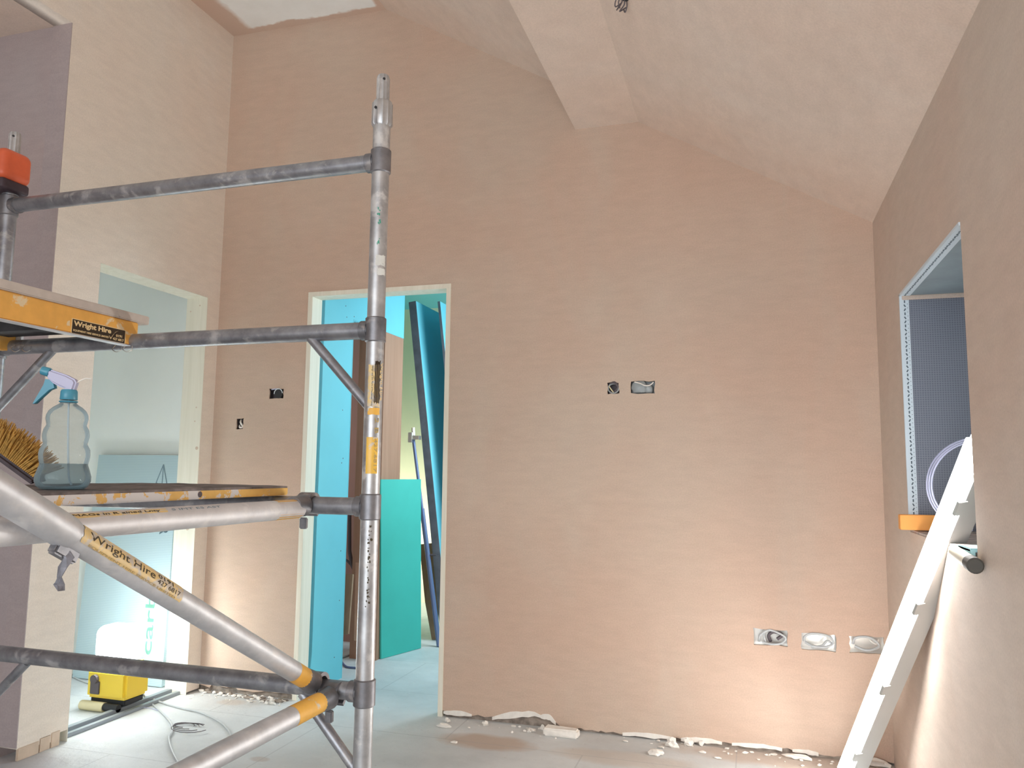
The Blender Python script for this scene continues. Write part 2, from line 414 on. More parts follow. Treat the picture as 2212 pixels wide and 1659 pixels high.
def prism2d(loops, origin, ax, ay, thick):
    """filled outline with holes in plane (ax, ay), extruded by thick along ax x ay"""
    cu = bpy.data.curves.new('tmp', 'CURVE'); cu.dimensions = '2D'; cu.fill_mode = 'BOTH'; cu.extrude = abs(thick)/2
    for lp in loops:
        s = cu.splines.new('POLY'); s.points.add(len(lp)-1); s.use_cyclic_u = True
        for p, q in zip(s.points, lp): p.co = (q[0], q[1], 0, 1)
    o = bpy.data.objects.new('tmp', cu); COL.objects.link(o)
    dg = bpy.context.evaluated_depsgraph_get(); me = bpy.data.meshes.new_from_object(o.evaluated_get(dg))
    bm = bmesh.new(); bm.from_mesh(me); bmesh.ops.remove_doubles(bm, verts=bm.verts, dist=1e-5)
    ax = Vector(ax); ay = Vector(ay); az = ax.cross(ay)
    mt = Matrix((ax, ay, az)).transposed().to_4x4(); mt.translation = Vector(origin)+az*thick/2
    bmesh.ops.transform(bm, matrix=mt, verts=bm.verts)
    bpy.data.objects.remove(o); bpy.data.curves.remove(cu); bpy.data.meshes.remove(me)
    return bm
def textbm(s, size, bold=0.0, extrude=0.0005):
    cu = bpy.data.curves.new('tmp', 'FONT'); cu.body = s; cu.size = size; cu.offset = bold; cu.extrude = extrude; cu.align_x = 'LEFT'; cu.resolution_u = 3
    o = bpy.data.objects.new('tmp', cu); COL.objects.link(o)
    dg = bpy.context.evaluated_depsgraph_get(); me = bpy.data.meshes.new_from_object(o.evaluated_get(dg))
    bm = bmesh.new(); bm.from_mesh(me)
    bpy.data.objects.remove(o); bpy.data.curves.remove(cu); bpy.data.meshes.remove(me)
    return bm
def fit_text(s, width, height, bold=0.0):
    bm = textbm(s, 1.0, bold)
    xs = [v.co.x for v in bm.verts]; ys = [v.co.y for v in bm.verts]
    x0, x1, y0, y1 = min(xs), max(xs), min(ys), max(ys)
    for v in bm.verts:
        v.co.x = (v.co.x-x0)/(x1-x0)*width; v.co.y = (v.co.y-y0)/(y1-y0)*height
        v.co.z = 0.0004 if v.co.z > 0 else 0.0
    return bm
def merge(dst, src):
    me = bpy.data.meshes.new('t'); src.to_mesh(me); src.free(); dst.from_mesh(me); bpy.data.meshes.remove(me)
def plane_map(bm, origin, ax, ay, lift=0.0008):
    ax = Vector(ax).normalized(); ay = Vector(ay).normalized(); n = ax.cross(ay)
    for v in bm.verts: v.co = Vector(origin)+ax*v.co.x+ay*v.co.y+n*(v.co.z+lift)
    return bm
def wrap_map(bm, p0, axis, radial, r, ang0=0.0, flip=False):
    """x runs along the tube, y around it; radial = direction of angle 0"""
    axis = Vector(axis).normalized(); e1 = Vector(radial); e1 = (e1-axis*e1.dot(axis)).normalized(); e2 = axis.cross(e1)
    for v in bm.verts:
        a = ang0+v.co.y/r*(-1 if flip else 1); rr = r+v.co.z
        v.co = Vector(p0)+axis*v.co.x+(e1*math.cos(a)+e2*math.sin(a))*rr
    return bm
def wrap_patch(length, arc, nx=24, ny=10, jag=0.0):
    bm = bmesh.new(); g = []
    for i in range(nx+1):
        row = []
        for j in range(ny+1):
            x = length*i/nx; y = arc*j/ny
            if jag and i in (0, nx): x += random.uniform(-jag, jag)
            if jag and j in (0, ny): y += random.uniform(-jag, jag)*0.6
            row.append(bm.verts.new((x, y, 0.0)))
        g.append(row)
    for i in range(nx):
        for j in range(ny): bm.faces.new((g[i][j], g[i+1][j], g[i+1][j+1], g[i][j+1]))
    return bm
def lump(bm, c, sx, sy, sz, seed=0, sub=2, amp=0.35):
    r = bmesh.ops.create_icosphere(bm, subdivisions=sub, radius=1.0)
    for v in r['verts']:
        n = noise.noise(v.co*1.7+Vector((seed*3.1, seed*1.7, seed)))
        v.co *= 1+amp*n*1.6
        v.co = Vector((v.co.x*sx+c[0], v.co.y*sy+c[1], max(-0.75, v.co.z)*sz+c[2]+0.75*sz))
    return bm

# ------------------------------------------------------------------ room dimensions
XR = 3.281; ZC = 3.583; X1 = 0.952; XB = 1.9816; XB2 = 2.2862; ZB = 2.7925; ZS = ZC-0.5811*(XB-X1); ZR = ZB-0.5746*(XR-XB2)
YA = -1.064; ZA = 3.047; YF = -5.7
DL, DR, DZ = 0.578, 1.331, 2.045
LY0, LY1, LZ = -0.823, -0.098, 2.05
WY0, WY1, WZ0, WZ1 = -1.391, -0.549, 0.955, 1.784

# floor
bm = BM(); box(bm, (-3.0, YF-0.4, -0.06), (XR+0.6, 3.2, 0.0)); struct(link('floor', bm, M['floor'], base=(0, 0, -0.06)))
# ceiling slabs
def zx(loop, y0, y1, name, mat):
    bm = BM()
    a = [bm.verts.new((x, y0, z)) for x, z in loop]; b = [bm.verts.new((x, y1, z)) for x, z in loop]
    bm.faces.new(a); bm.faces.new(b[::-1]); n = len(loop)
    for i in range(n): bm.faces.new((a[i], b[i], b[(i+1) % n], a[(i+1) % n]))
    return link(name, bm, mat, base=(0, 0, 0))
struct(zx([(-0.1, ZC), (X1, ZC), (X1, ZC+0.1), (-0.1, ZC+0.1)], YF, 0.1, 'ceiling', M['ceiling_flat']))
struct(zx([(X1, ZC), (XB, ZS), (XB, ZS+0.12), (X1, ZC+0.1)], YF, 0.1, 'ceiling_upper_slope', M['plaster_slope']))
struct(zx([(XB, ZS+0.1), (XB, ZB), (XB2, ZB), (XB2, ZS+0.1)], YF, 0.0, 'ceiling_boxed_beam', M['plaster_slope']))
struct(zx([(XB2, ZB), (XR, ZR), (XR+0.1, ZR), (XR+0.1, ZR+0.2), (XB2, ZB+0.2)], YF, 0.1, 'ceiling_lower_slope', M['plaster_slope']))
struct(zx([(-2.6, ZA), (-0.1, ZA), (-0.1, ZA+0.1), (-2.6, ZA+0.1)], YF, YA, 'ceiling_alcove', M['plaster_slope']))

# back wall: blockwork with the plaster skin in front, ragged along the bottom, with holes chased for the boxes
SOCK = {  # name: (x0,x1,z0,z1)
 's1': (0.145, 0.190, 1.352, 1.408), 's2': (0.338, 0.425, 1.512, 1.562),
 's3': (2.137, 2.190, 1.503, 1.556), 's4': (2.245, 2.352, 1.504, 1.560),
 's5': (2.758, 2.892, 0.432, 0.497), 's6': (2.945, 3.080, 0.424, 0.492), 's7': (3.132, 3.262, 0.426, 0.494)}
def hole(x0, x1, z0, z1, j=0.003):
    pts = []
    for (a, b) in (((x0, z0), (x1, z0)), ((x1, z0), (x1, z1)), ((x1, z1), (x0, z1)), ((x0, z1), (x0, z0))):
        for k in range(4):
            t = k/4; pts.append((a[0]+(b[0]-a[0])*t+random.uniform(-j, j), a[1]+(b[1]-a[1])*t+random.uniform(-j, j)))
    return pts
holes = [hole(*v) for v in SOCK.values()]
ztop = [(XR+0.0, ZR), (XB2, ZB), (XB, ZB), (XB, ZS), (X1, ZC), (0, ZC)]
skin = [(0, 0.03)]
x = 0.03
while x < DL-0.03: skin.append((x, 0.025+random.uniform(-.012, .02))); x += random.uniform(.015, .05)
jx = lambda: random.uniform(-.004, .004)
skin += [(DL-0.022, 0.02)] + [(DL-0.022+jx(), 0.15+i*0.13) for i in range(14)] + [(DL-0.02, DZ+0.012), (DR+0.022, DZ+0.012)] + [(DR+0.018+jx(), 1.95-i*0.13) for i in range(14)] + [(DR+0.02, 0.03)]
x = DR+0.04
base_prof = [(1.33, .022), (1.55, .022), (1.60, .020), (1.80, .055), (1.87, .045), (1.93, .012), (2.1, .012), (2.5, .018), (2.8, .022), (3.1, .015), (3.3, .006)]
def bp(x):
    for (a, b), (c, d) in zip(base_prof, base_prof[1:]):
        if a <= x <= c: return b+(d-b)*(x-a)/(c-a)
    return .02
while x < XR-0.01: skin.append((x, bp(x)+random.uniform(-.005, .006))); x += random.uniform(.01, .035)
skin += [(XR, 0.01)] + ztop
wb = prism2d([skin]+holes, (0, 0.0, 0), (1, 0, 0), (0, 0, 1), -0.013)
# prism normal = x cross z = -y, so negative thickness sends it to +y
block = [(-0.1, 0), (DL-0.03, 0), (DL-0.03, DZ+0.03), (DR+0.03, DZ+0.03), (DR+0.03, 0), (XR+0.1, 0), (XR+0.1, ZC+.1), (-0.1, ZC+.1)]
big = [[(v[0]-.006, v[2]-.006), (v[1]+.006, v[2]-.006), (v[1]+.006, v[3]+.006), (v[0]-.006, v[3]+.006)] for v in SOCK.values()]
o = link('wall_back', prism2d([block]+big, (0, 0.013, 0), (1, 0, 0), (0, 0, 1), -0.055), M['gap'], base=(0, 0, 0)); struct(o)
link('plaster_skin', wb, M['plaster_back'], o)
bm = BM(); 
# white raw plasterboard core showing along the broken lower edge
for (a, b, h) in ((1.36, 1.50, .012), (1.60, 1.83, .020), (1.83, 1.90, .016), (2.20, 2.42, .010), (2.45, 2.62, .012), (2.66, 2.86, .008), (2.9, 3.0, .008)):
    pts = [(a, bp(a)-.002)]; n = 8
    for k in range(n+1): xx = a+(b-a)*k/n; pts.append((xx, bp(xx)+.003+h*math.sin(PI*k/n)*random.uniform(.6, 1)))
    pts.append((b, bp(b)-.002)); mm = [(xx, bp(xx)-.008+random.uniform(-.004, .002)) for xx in [b-(b-a)*k/n for k in range(n+1)]]
    merge(bm, prism2d([pts+mm], (0, -0.0015, 0), (1, 0, 0), (0, 0, 1), -0.004))
link('broken_plaster_edge', bm, M['white_raw'], o)

# left wall with its door hole, then stepping up over the alcove
yz = [(0, 0.01), (LY1+0.001, 0.012), (LY1+0.001, LZ+0.001), (LY0-0.001, LZ+0.001), (LY0-0.001, 0.05), (LY0-0.05, 0.05), (LY0-0.06, 0.02), (YA, 0.045), (YA, ZA), (YF, ZA), (YF, ZC), (0, ZC)]
# plane axes y and z: y cross z = +x, extrude towards -x
bm = prism2d([yz], (0, 0, 0), (0, 1, 0), (0, 0, 1), -0.10)
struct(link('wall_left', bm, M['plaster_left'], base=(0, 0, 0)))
bm = BM(); box(bm, (-2.6, YA, 0.0), (-0.1, YA+0.1, ZA)); struct(link('wall_alcove', bm, M['plaster_dark'], base=(-1.3, YA, 0)))
# left end return sits flush: thin skin closing the wall end towards the alcove
bm = BM(); box(bm, (-0.1, YA-0.004, 0.05), (0.0, YA, ZA)); struct(link('wall_alcove_return', bm, M['plaster_dark'], base=(0, YA, 0)))
bm = BM(); box(bm, (-2.7, YF, 0.0), (-2.6, YA, ZA+.1)); struct(link('wall_alcove_far', bm, M['plaster_dark'], base=(-2.65, -3, 0)))
# right wall with deep window reveal
hol = [(WY0, WZ0), (WY1, WZ0), (WY1, WZ1), (WY0, WZ1)]
bm = prism2d([[(0, 0), (0, ZR), (YF, ZR), (YF, 0)], hol], (XR, 0, 0), (0, 1, 0), (0, 0, 1), 0.42)
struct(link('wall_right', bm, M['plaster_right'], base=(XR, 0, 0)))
# unseen rear wall with a wide opening added to let the fill light in
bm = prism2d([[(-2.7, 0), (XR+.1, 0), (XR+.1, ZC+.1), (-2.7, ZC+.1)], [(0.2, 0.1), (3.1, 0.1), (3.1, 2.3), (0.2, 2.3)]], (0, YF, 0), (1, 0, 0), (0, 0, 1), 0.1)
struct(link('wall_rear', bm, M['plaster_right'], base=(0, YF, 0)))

# base blocks at the end of the left wall
bm = BM(); box(bm, (-0.008, YA+0.003, 0.0), (0.004, YA+0.10, 0.048), .002); box(bm, (-0.008, YA+0.104, 0.0), (0.002, YA+0.155, 0.055), .002); box(bm, (-0.008, YA+0.158, 0.0), (0.003, YA+0.20, 0.06), .002)
struct(link('baseboard_left', bm, M['beige_block'], base=(0, YA+0.1, 0)))

# ------------------------------------------------------------------ doorways
# left doorway: softwood lining
d1 = bpy.data.objects.new('door_1', None); COL.objects.link(d1); d1.location = (-0.05, (LY0+LY1)/2, 0); d1['kind'] = 'structure'
bm = BM(); box(bm, (-0.130, LY1-.002, 0.0), (0.001, LY1+0.0005, LZ), .001); link('far_jamb', bm, M['white_timber'], d1)
bm = BM(); box(bm, (-0.130, LY0-.0005, 0.0), (-.001, LY0+.002, LZ), .001); link('near_jamb', bm, M['white_timber'], d1)
bm = BM(); box(bm, (-0.130, LY0, LZ-.002), (0.001, LY1, LZ+0.0005), .001); link('head_lining', bm, M['white_timber'], d1)
bm = BM(); box(bm, (-0.115, LY0, 0.0), (-0.085, LY1, 0.022), .002); box(bm, (-0.06, LY0, 0.0), (-0.035, LY1, 0.016), .002); link('threshold_bar', bm, M['threshold'], d1)
# filler face on far jamb: screw heads
bm = BM()
for (u, v) in ((432, 660), (424, 880), (421, 910), (425, 968), (405, 1142), (412, 673)):
    p = on(u, v, 1, LY1-.002); tube(bm, [(p.x, LY1-.003, p.z), (p.x, LY1, p.z)], .004 if v != 968 and v != 1142 else .009, 10)
link('screw_heads', bm, M['beige_block'], d1)
# back doorway lining
d2 = bpy.data.objects.new('door_2', None); COL.objects.link(d2); d2.location = ((DL+DR)/2, 0.05, 0); d2['kind'] = 'structure'
bm = BM(); box(bm, (DL-0.026, -0.004, 0.0), (DL, 0.095, DZ), .001); link('left_jamb', bm, M['white_timber'], d2)
bm = BM(); box(bm, (DR, -0.004, 0.0), (DR+0.024, 0.095, DZ), .001); link('right_jamb', bm, M['white_timber'], d2)
bm = BM(); box(bm, (DL-0.026, -0.004, DZ), (DR+0.024, 0.095, DZ+0.024), .001); link('head_lining', bm, M['white_timber'], d2)

# ------------------------------------------------------------------ store room behind the left doorway
bm = BM(); box(bm, (-1.7, 0.03, 0), (-0.1, 0.10, 2.6)); struct(link('wall_closet_back', bm, M['closet_wall'], base=(-.9, .05, 0)))
bm = BM(); box(bm, (-1.75, YA+.1, 0), (-1.68, 0.10, 2.6)); struct(link('wall_closet_left', bm, M['closet_wall'], base=(-1.7, -.4, 0)))
bm = BM(); box(bm, (-1.7, YA+.1, 2.4), (-0.1, 0.03, 2.5)); struct(link('ceiling_closet', bm, M['closet_wall'], base=(-.9, -.4, 2.4)))
bm = BM(); box(bm, (-1.7, YA+.1, 0), (-0.1, YA+.11, 2.4)); struct(link('wall_closet_front', bm, M['closet_wall'], base=(-.9, YA+.1, 0)))
ib = empty('insulation_board', (-.48, 0.0, 0), 'pale blue foil-faced insulation sheet standing in the store room behind the yellow lamp', 'insulation board')
bm = BM()
lean = Matrix.Translation((0, 0, 0))
vs = [(-.79, -.035, .004), (-.205, -.035, .004), (-.205, -.005, 1.21), (-.745, -.005, 1.21)]
back = [(x, y+.028, z) for x, y, z in vs]
a = [bm.verts.new(v) for v in vs]; b = [bm.verts.new(v) for v in back]
bm.faces.new(a); bm.faces.new(b[::-1])
for i in range(4): bm.faces.new((a[i], b[i], b[(i+1) % 4], a[(i+1) % 4]))
link('sheet', bm, M['insulation'], ib)
nrm = Vector((0, -1, -.025)).normalized()
def board_y(z): return -.035+.03*(z-.004)/1.206-.0015
t = fit_text('ER', .075, .055, .01)
plane_map(t, (-.292, board_y(.83), .86), (0, 0, -1), (1, 0, 0)); 
for v in t.verts: v.co.y = board_y(v.co.z)
link('grey_lettering', t, M['grey_ink'], ib)
t = fit_text('carbo', .42, .06, .005); plane_map(t, (-.285, 0, .16), (0, 0, 1), (-1, 0, 0))
for v in t.verts: v.co.y = board_y(v.co.z)
link('green_lettering', t, M['green_ink'], ib)
bm = BM()   # faint diamond emblem
for (pa, pb) in (((-.34, 1.06), (-.30, 1.16)), ((-.30, 1.16), (-.27, 1.06)), ((-.34, 1.06), (-.30, .99)), ((-.30, .99), (-.27, 1.06)), ((-.30, 1.16), (-.30, .99)), ((-.34, 1.06), (-.29, 1.04))):
    tube(bm, [(pa[0], board_y(pa[1])+.001, pa[1]), (pb[0], board_y(pb[1])+.001, pb[1])], .0025, 6)
link('emblem', bm, M['grey_ink'], ib)

# work lamp on the floor in the doorway
LX, LYY = -0.175, -0.37
wl = empty('work_lamp', (LX, LYY, 0), 'yellow site work lamp with a glowing white dome on the floor of the left doorway', 'lamp')
bm = BM(); box(bm, (LX-.115, LYY-.08, .055), (LX+.115, LYY+.08, .185), .014); link('body', bm, M['lamp_yellow'], wl, True)
bm = BM(); box(bm, (LX-.10, LYY-.07, .185), (LX+.10, LYY+.07, .215), .01); link('collar', bm, M['lamp_yellow'], wl, True)
bm = BM(); rbox(bm, (LX-.10, LYY-.075, .215), (LX+.10, LYY+.075, .385), .045); link('dome', bm, M['lamp_glow'], wl, True)
bm = BM(); tube(bm, [(LX-.125, LYY-.085, .022), (LX+.01, LYY-.085, .022)], .022, 16); link('foot_roller', bm, M['beige_foam'], wl, True)
bm = BM(); tube(bm, [(LX+.01, LYY-.085, .024), (LX+.09, LYY-.085, .024)], .018, 10); box(bm, (LX-.10, LYY-.06, .028), (LX+.10, LYY+.06, .055), .004); link('foot', bm, M['black'], wl, True)
bm = BM(); box(bm, (LX-.085, LYY-.086, .075), (LX-.03, LYY-.079, .135), .003); tube(bm, [(LX-.058, LYY-.095, .145), (LX-.058, LYY-.078, .145)], .02, 12); link('outlet_flap', bm, M['box_dark'], wl)
def cable(name, px, r, mat, label, cat='cable', z=None):
    pts = [on(u, v, 2, zz) for (u, v, zz) in px]
    bm = BM(); tube(bm, smooth_path(pts, 6), r, 8); o = link(name, bm, mat, None, True); return tag(o, label, cat)
cable('lamp_cable', [(306, 1494, .05), (318, 1512, .006), (345, 1535, .006), (368, 1560, .006), (372, 1580, .006), (365, 1592, .006), (368, 1612, .006), (378, 1635, .006), (392, 1658, .006)], .0045, M['grey_cable'], 'pale grey flex leaving the yellow lamp and bending towards the camera')
cable('extension_cable', [(316, 1503, .006), (345, 1516, .006), (392, 1530, .006), (430, 1538, .006), (470, 1556, .006), (492, 1575, .006), (500, 1592, .006)], .0045, M['grey_cable'], 'grey flex curving right from the yellow lamp towards the scaffold brace')
cable('thin_cable', [(300, 1528, .004), (325, 1530, .004), (350, 1538, .004), (368, 1556, .004)], .002, M['white_cable'], 'thin white wire lying between the yellow lamp and the bent grey flex')
cable('store_cable', [(152, 1458, .005), (166, 1466, .005), (186, 1474, .005), (212, 1482, .005)], .004, M['grey_cable'], 'short grey cable on the floor at the left of the yellow lamp')
bm = BM()
for k in range(4):
    c = on(398+k*4, 1566+k*3, 2, .004); pts = []
    for i in range(14): a = PI*1.6*i/13+k*.4; pts.append(c+Vector((math.cos(a)*(.05+.012*k), math.sin(a)*(.03+.01*k), .002*k)))
    tube(bm, pts, .0016, 6)
tag(link('wire_offcuts', bm, M['box_dark'], None, True), 'tangle of thin dark wire offcuts on the pale floor right of the bent flex', 'wire', kind='stuff')

# ------------------------------------------------------------------ passage beyond the back doorway
PX = 0.575
bm = prism2d([[(0.095, 0), (0.448, 0), (0.448, 2.01), (1.14, 2.01), (1.14, 2.7), (0.095, 2.7)]], (PX, 0, 0), (0, 1, 0), (0, 0, 1), -0.075)
struct(link('wall_passage_left', bm, M['blue_board'], base=(PX, .1, 0)))
bm = BM(); box(bm, (DL-.03, .068, 0), (PX, .13, 2.7)); bm2 = bm; struct(link('wall_passage_near', bm2, M['blue_board'], base=(PX, .1, 0)))
bm = BM(); box(bm, (-0.6, 2.9, 0), (2.3, 3.0, 2.8)); struct(link('wall_passage_end', bm, M['cream_wall'], base=(.8, 2.9, 0)))
bm = BM(); box(bm, (2.2, 0.07, 0), (2.3, 2.9, 2.8)); struct(link('wall_passage_right', bm, M['blue_board'], base=(2.25, 1, 0)))
bm = BM(); box(bm, (-1.8, 0.1, 2.6), (2.3, 3.0, 2.7)); struct(link('ceiling_passage', bm, M['blue_board'], base=(1, 1, 2.6)))
bm = BM(); box(bm, (-1.7, 1.28, 0), (PX-.2, 1.36, 2.6)); struct(link('wall_far_room', bm, M['brown_wall'], base=(-.6, 1.3, 0)))
bm = BM(); box(bm, (-1.75, .1, 0), (-1.7, 1.36, 2.6)); struct(link('wall_far_room_left', bm, M['brown_wall'], base=(-1.7, .7, 0)))
bm = BM(); box(bm, (-.65, 1.36, 0), (-.6, 3.0, 2.6)); struct(link('wall_passage_side', bm, M['cream_wall'], base=(-.6, 2, 0)))
d3 = bpy.data.objects.new('door_3', None); COL.objects.link(d3); d3.location = (PX-.04, .66, 0); d3['kind'] = 'structure'
bm = BM(); box(bm, (PX-.18, .87, 0), (PX-.002, 1.14, 2.009)); link('far_jamb', bm, M['pine'], d3)
bm = BM(); box(bm, (PX-.075, .448, 0), (PX+.001, .454, 2.009)); link('near_trim', bm, M['blue_board'], d3)
bm = BM(); 
for (u, v) in ((747, 661), (749, 685), (765, 684), (741, 990), (740, 886), (738, 1000), (736, 1190), (733, 1297), (722, 1420)):
    p = on(u, v, 0, PX); tube(bm, [(PX-.001, p.y, p.z), (PX+.0008, p.y, p.z)], .0035, 8)
link('plasterboard_screws', bm, M['box_dark'], d3)
# teal board standing on the floor against the passage wall
bm = BM()
q = [on(820, 1422, 2, .002), on(907, 1400, 2, .002)]; tp = [Vector((PX+.005, .86, 1.085)), Vector((PX+.09, 1.22, 1.083))]
q[0] = Vector((PX-.01+.02, .90, .002)); q[1] = on(907, 1400, 2, .002)
q[0] = Vector((.587, .915, .002)); q[1] = Vector((.697, 1.265, .002)); tp0 = Vector((.580, .855, 1.085)); tp1 = Vector((.690, 1.215, 1.085))
dirn = Vector((q[1].x-q[0].x, q[1].y-q[0].y, 0)).normalized(); nn = Vector((-dirn.y, dirn.x, 0))*.0125
a = [bm.verts.new(v) for v in (q[0], q[1], tp1, tp0)]; b = [bm.verts.new(v+nn) for v in (q[0], q[1], tp1, tp0)]
bm.faces.new(a); bm.faces.new(b[::-1])
for i in range(4): bm.faces.new((a[i], b[i], b[(i+1) % 4], a[(i+1) % 4]))
tag(link('plasterboard_offcut', bm, M['teal_board']), 'low teal green plasterboard sheet standing on the floor inside the back doorway', 'plasterboard')
# tall sheets leaning against each other
def lean_sheet(name, near_top, near_bot, y0, y1, th, face, label, edge=True):
    r = empty(name, (near_bot[0], y0, 0), label, 'plasterboard')
    t = Vector((near_top[0], 0, near_top[1])); bt = Vector((near_bot[0], 0, 0.0)); d = (t-bt).normalized(); n = Vector((-d.z, 0, d.x)) * -1
    bt = bt+Vector((0, 0, .004+max(0, n.z*0)))
    def pr(y0_, y1_, off0, off1, mat, nm):
        bm = BM(); P = [bt-n*off0, t-n*off0, t-n*off1, bt-n*off1]
        a = [bm.verts.new((p.x, y0_, max(.003, p.z))) for p in P]; b = [bm.verts.new((p.x, y1_, max(.003, p.z))) for p in P]
        bm.faces.new(a); bm.faces.new(b[::-1])
        for i in range(4): bm.faces.new((a[i], b[i], b[(i+1) % 4], a[(i+1) % 4]))
        return link(nm, bm, mat, r)
    pr(y0+.004, y1, 0, th, face, 'sheet')
    pr(y0, y0+.004, 0, th, M['board_edge'], 'paper_edge')
    return r
pa = on(898, 650, 1, 1.5); pb = on(949, 1180, 1, 1.5); slope = (pb.x-pa.x)/(pb.z-pa.z)
lean_sheet('leaning_plasterboard', (pa.x, pa.z), (pa.x-pa.z*slope, 0), 1.5, 2.35, .055, M['blue_board'], 'tall turquoise plasterboard stack with a dark edge leaning in the passage')
lean_sheet('leaning_plasterboard', (pa.x+.165, pa.z+.0), (pa.x-pa.z*slope+.165, 0), 1.55, 2.4, .018, M['blue_board'], 'blue grey plasterboard sheet leaning to the right of the dark edged turquoise stack')
# metal prop leaning among the boards
p0 = on(893, 950, 1, 1.46); p1 = on(941, 1335, 1, 1.36)
pr = empty('metal_prop', (p1.x, p1.y, 0), 'blue grey metal prop with a square head leaning in front of the turquoise boards', 'prop')
dd = (p1-p0).normalized(); foot = p1+dd*((0.004-p1.z)/dd.z)
bm = BM(); tube(bm, [p0, p0+(p1-p0)*.42], .011, 12); link('upper_tube', bm, M['prop_blue'], pr, True)
bm = BM(); tube(bm, [p0+(p1-p0)*.40, foot], .0165, 14); link('lower_tube', bm, M['prop_blue'], pr, True)
bm = BM(); box(bm, p0+Vector((-.028, -.03, -.02)), p0+Vector((.0, .03, .05)), .002); box(bm, p0+Vector((0, -.02, .0)), p0+Vector((.05, .02, .028)), .002); tube(bm, [p0+Vector((0, 0, .03)), p0+Vector((-.004, 0, .085))], .012, 8); link('head_plate', bm, M['box_metal'], pr)
bm = BM(); pm = p0+(p1-p0)*.66; tube(bm, [pm, pm+Vector((.06, 0, .005))], .006, 8); link('locking_pin', bm, M['box_dark'], pr)
# brown sheet and planks around
def sheet_px(name, pts, th, mat, label, cat):
    bm = BM(); P = [Vector(p) for p in pts]; n = (P[1]-P[0]).cross(P[2]-P[1]).normalized()*th
    if n.y < 0: n = -n
    a = [bm.verts.new(p) for p in P]; b = [bm.verts.new(p+n) for p in P]; k = len(P)
    bm.faces.new(a); bm.faces.new(b[::-1])
    for i in range(k): bm.faces.new((a[i], b[i], b[(i+1) % k], a[(i+1) % k]))
    return tag(link(name, bm, mat), label, cat)
sheet_px('hardboard_sheet', [on(906, 1176, 1, 1.66), on(945, 1172, 1, 1.66), on(946, 1365, 1, 1.56), on(935, 1395, 1, 1.52), on(918, 1300, 1, 1.56)], .01, M['brown_board'], 'olive brown hardboard piece leaning low behind the metal prop', 'board')
sheet_px('brown_plank', [on(746, 1240, 1, .62), on(762, 1240, 1, .62), on(752, 1369, 1, .52), on(737, 1371, 1, .52)], .015, M['brown_board'], 'short brown plank leaning low inside the far doorway', 'plank')
sheet_px('edge_plank', [on(768, 1215, 1, .60), on(778, 1215, 1, .60), on(774, 1385, 1, .50), on(765, 1384, 1, .50)], .02, M['pine'], 'narrow wooden plank standing beside the short brown plank', 'plank')
bm = BM(); pts = [on(755, 1110, 1, .9), on(755, 1190, 1, .9), on(760, 1220, 1, .9), on(772, 1245, 1, .9)]; tube(bm, pts, .012, 10); pts = [on(740, 1205, 1, .9), on(752, 1213, 1, .9), on(760, 1222, 1, .9)]; tube(bm, pts, .008, 8)
pts = [on(735, 1248, 1, .9), on(770, 1246, 1, .9)]; tube(bm, pts, .011, 8)
pts = [on(772, 1245, 1, .9), on(775, 1300, 1, .9)]; pz = pts[1].copy(); pz.z = 0.0; tube(bm, [pts[0], pz], .012, 8)
tag(link('trestle_leg', bm, M['box_dark'], None, True), 'dark bent metal trestle leg seen through the far brown doorway', 'trestle')
cable('passage_cable', [(738, 1420, .006), (760, 1412, .006), (785, 1398, .006)], .006, M['grey_cable'], 'grey cable on the passage floor at the left of the scaffold post')
cable('looped_cable', [(737, 1428, .006), (748, 1440, .006), (770, 1443, .006), (792, 1448, .006)], .006, M['prop_blue'], 'dark blue cable loop on the passage floor in front of the grey one')

# ------------------------------------------------------------------ wall boxes
def back_box(name, key, mat, label, cables, cat='electrical box'):
    x0, x1, z0, z1 = SOCK[key]
    r = empty(name, ((x0+x1)/2, 0.01, z0), label, cat)
    bm = BM(); a, b, c, d = x0-.004, x1+.004, z0-.004, z1+.004; yb = .045; th = .0015
    box(bm, (a, yb, c), (b, yb+th, d)); box(bm, (a, .014, c), (a+th, yb, d)); box(bm, (b-th, .014, c), (b, yb, d)); box(bm, (a, .014, c), (b, yb, c+th)); box(bm, (a, .014, d-th), (b, yb, d))
    link('box', bm, mat, r)
    for mt, pts, rr in cables:
        bm = BM(); P = [Vector((x0+(x1-x0)*u, y, z0+(z1-z0)*v)) for u, v, y in pts]; tube(bm, smooth_path(P, 6), rr, 8); link('cable', bm, mt, r, True)
    return r
wc, gc = M['white_raw'], M['grey_cable']
back_box('socket_box', 's1', M['box_dark'], 'small square opening with pale cable ends, low by the left corner of the back wall',
  [(wc, [(.2, .35, .02), (.45, .15, .005), (.8, .2, .01), (.55, .6, .004), (.35, .85, .02)], .005), (gc, [(.3, .8, .02), (.6, .5, .005), (.85, .15, .012)], .004)])
b2 = back_box('pipe_opening', 's2', M['box_dark'], 'opening with a pale ringed black pipe mouth just left of the back doorway', [(M['white_cable'], [(.1, .95, .01), (.4, .98, .0), (.7, .97, .0)], .003)])
x0, x1, z0, z1 = SOCK['s2']; bm = BM(); tube(bm, [(x0+.06, -.004, z0+.022), (x0+.06, .04, z0+.022)], .023, 20); link('pipe_mouth', bm, M['black'], b2, True)
bm = BM(); tube(bm, [Vector((x0+.06+.025*math.cos(a), -.006, z0+.022+.027*math.sin(a))) for a in [PI*.05+PI*.95*i/14 for i in range(15)]], .0022, 6); link('pipe_rim', bm, M['bead'], b2, True)
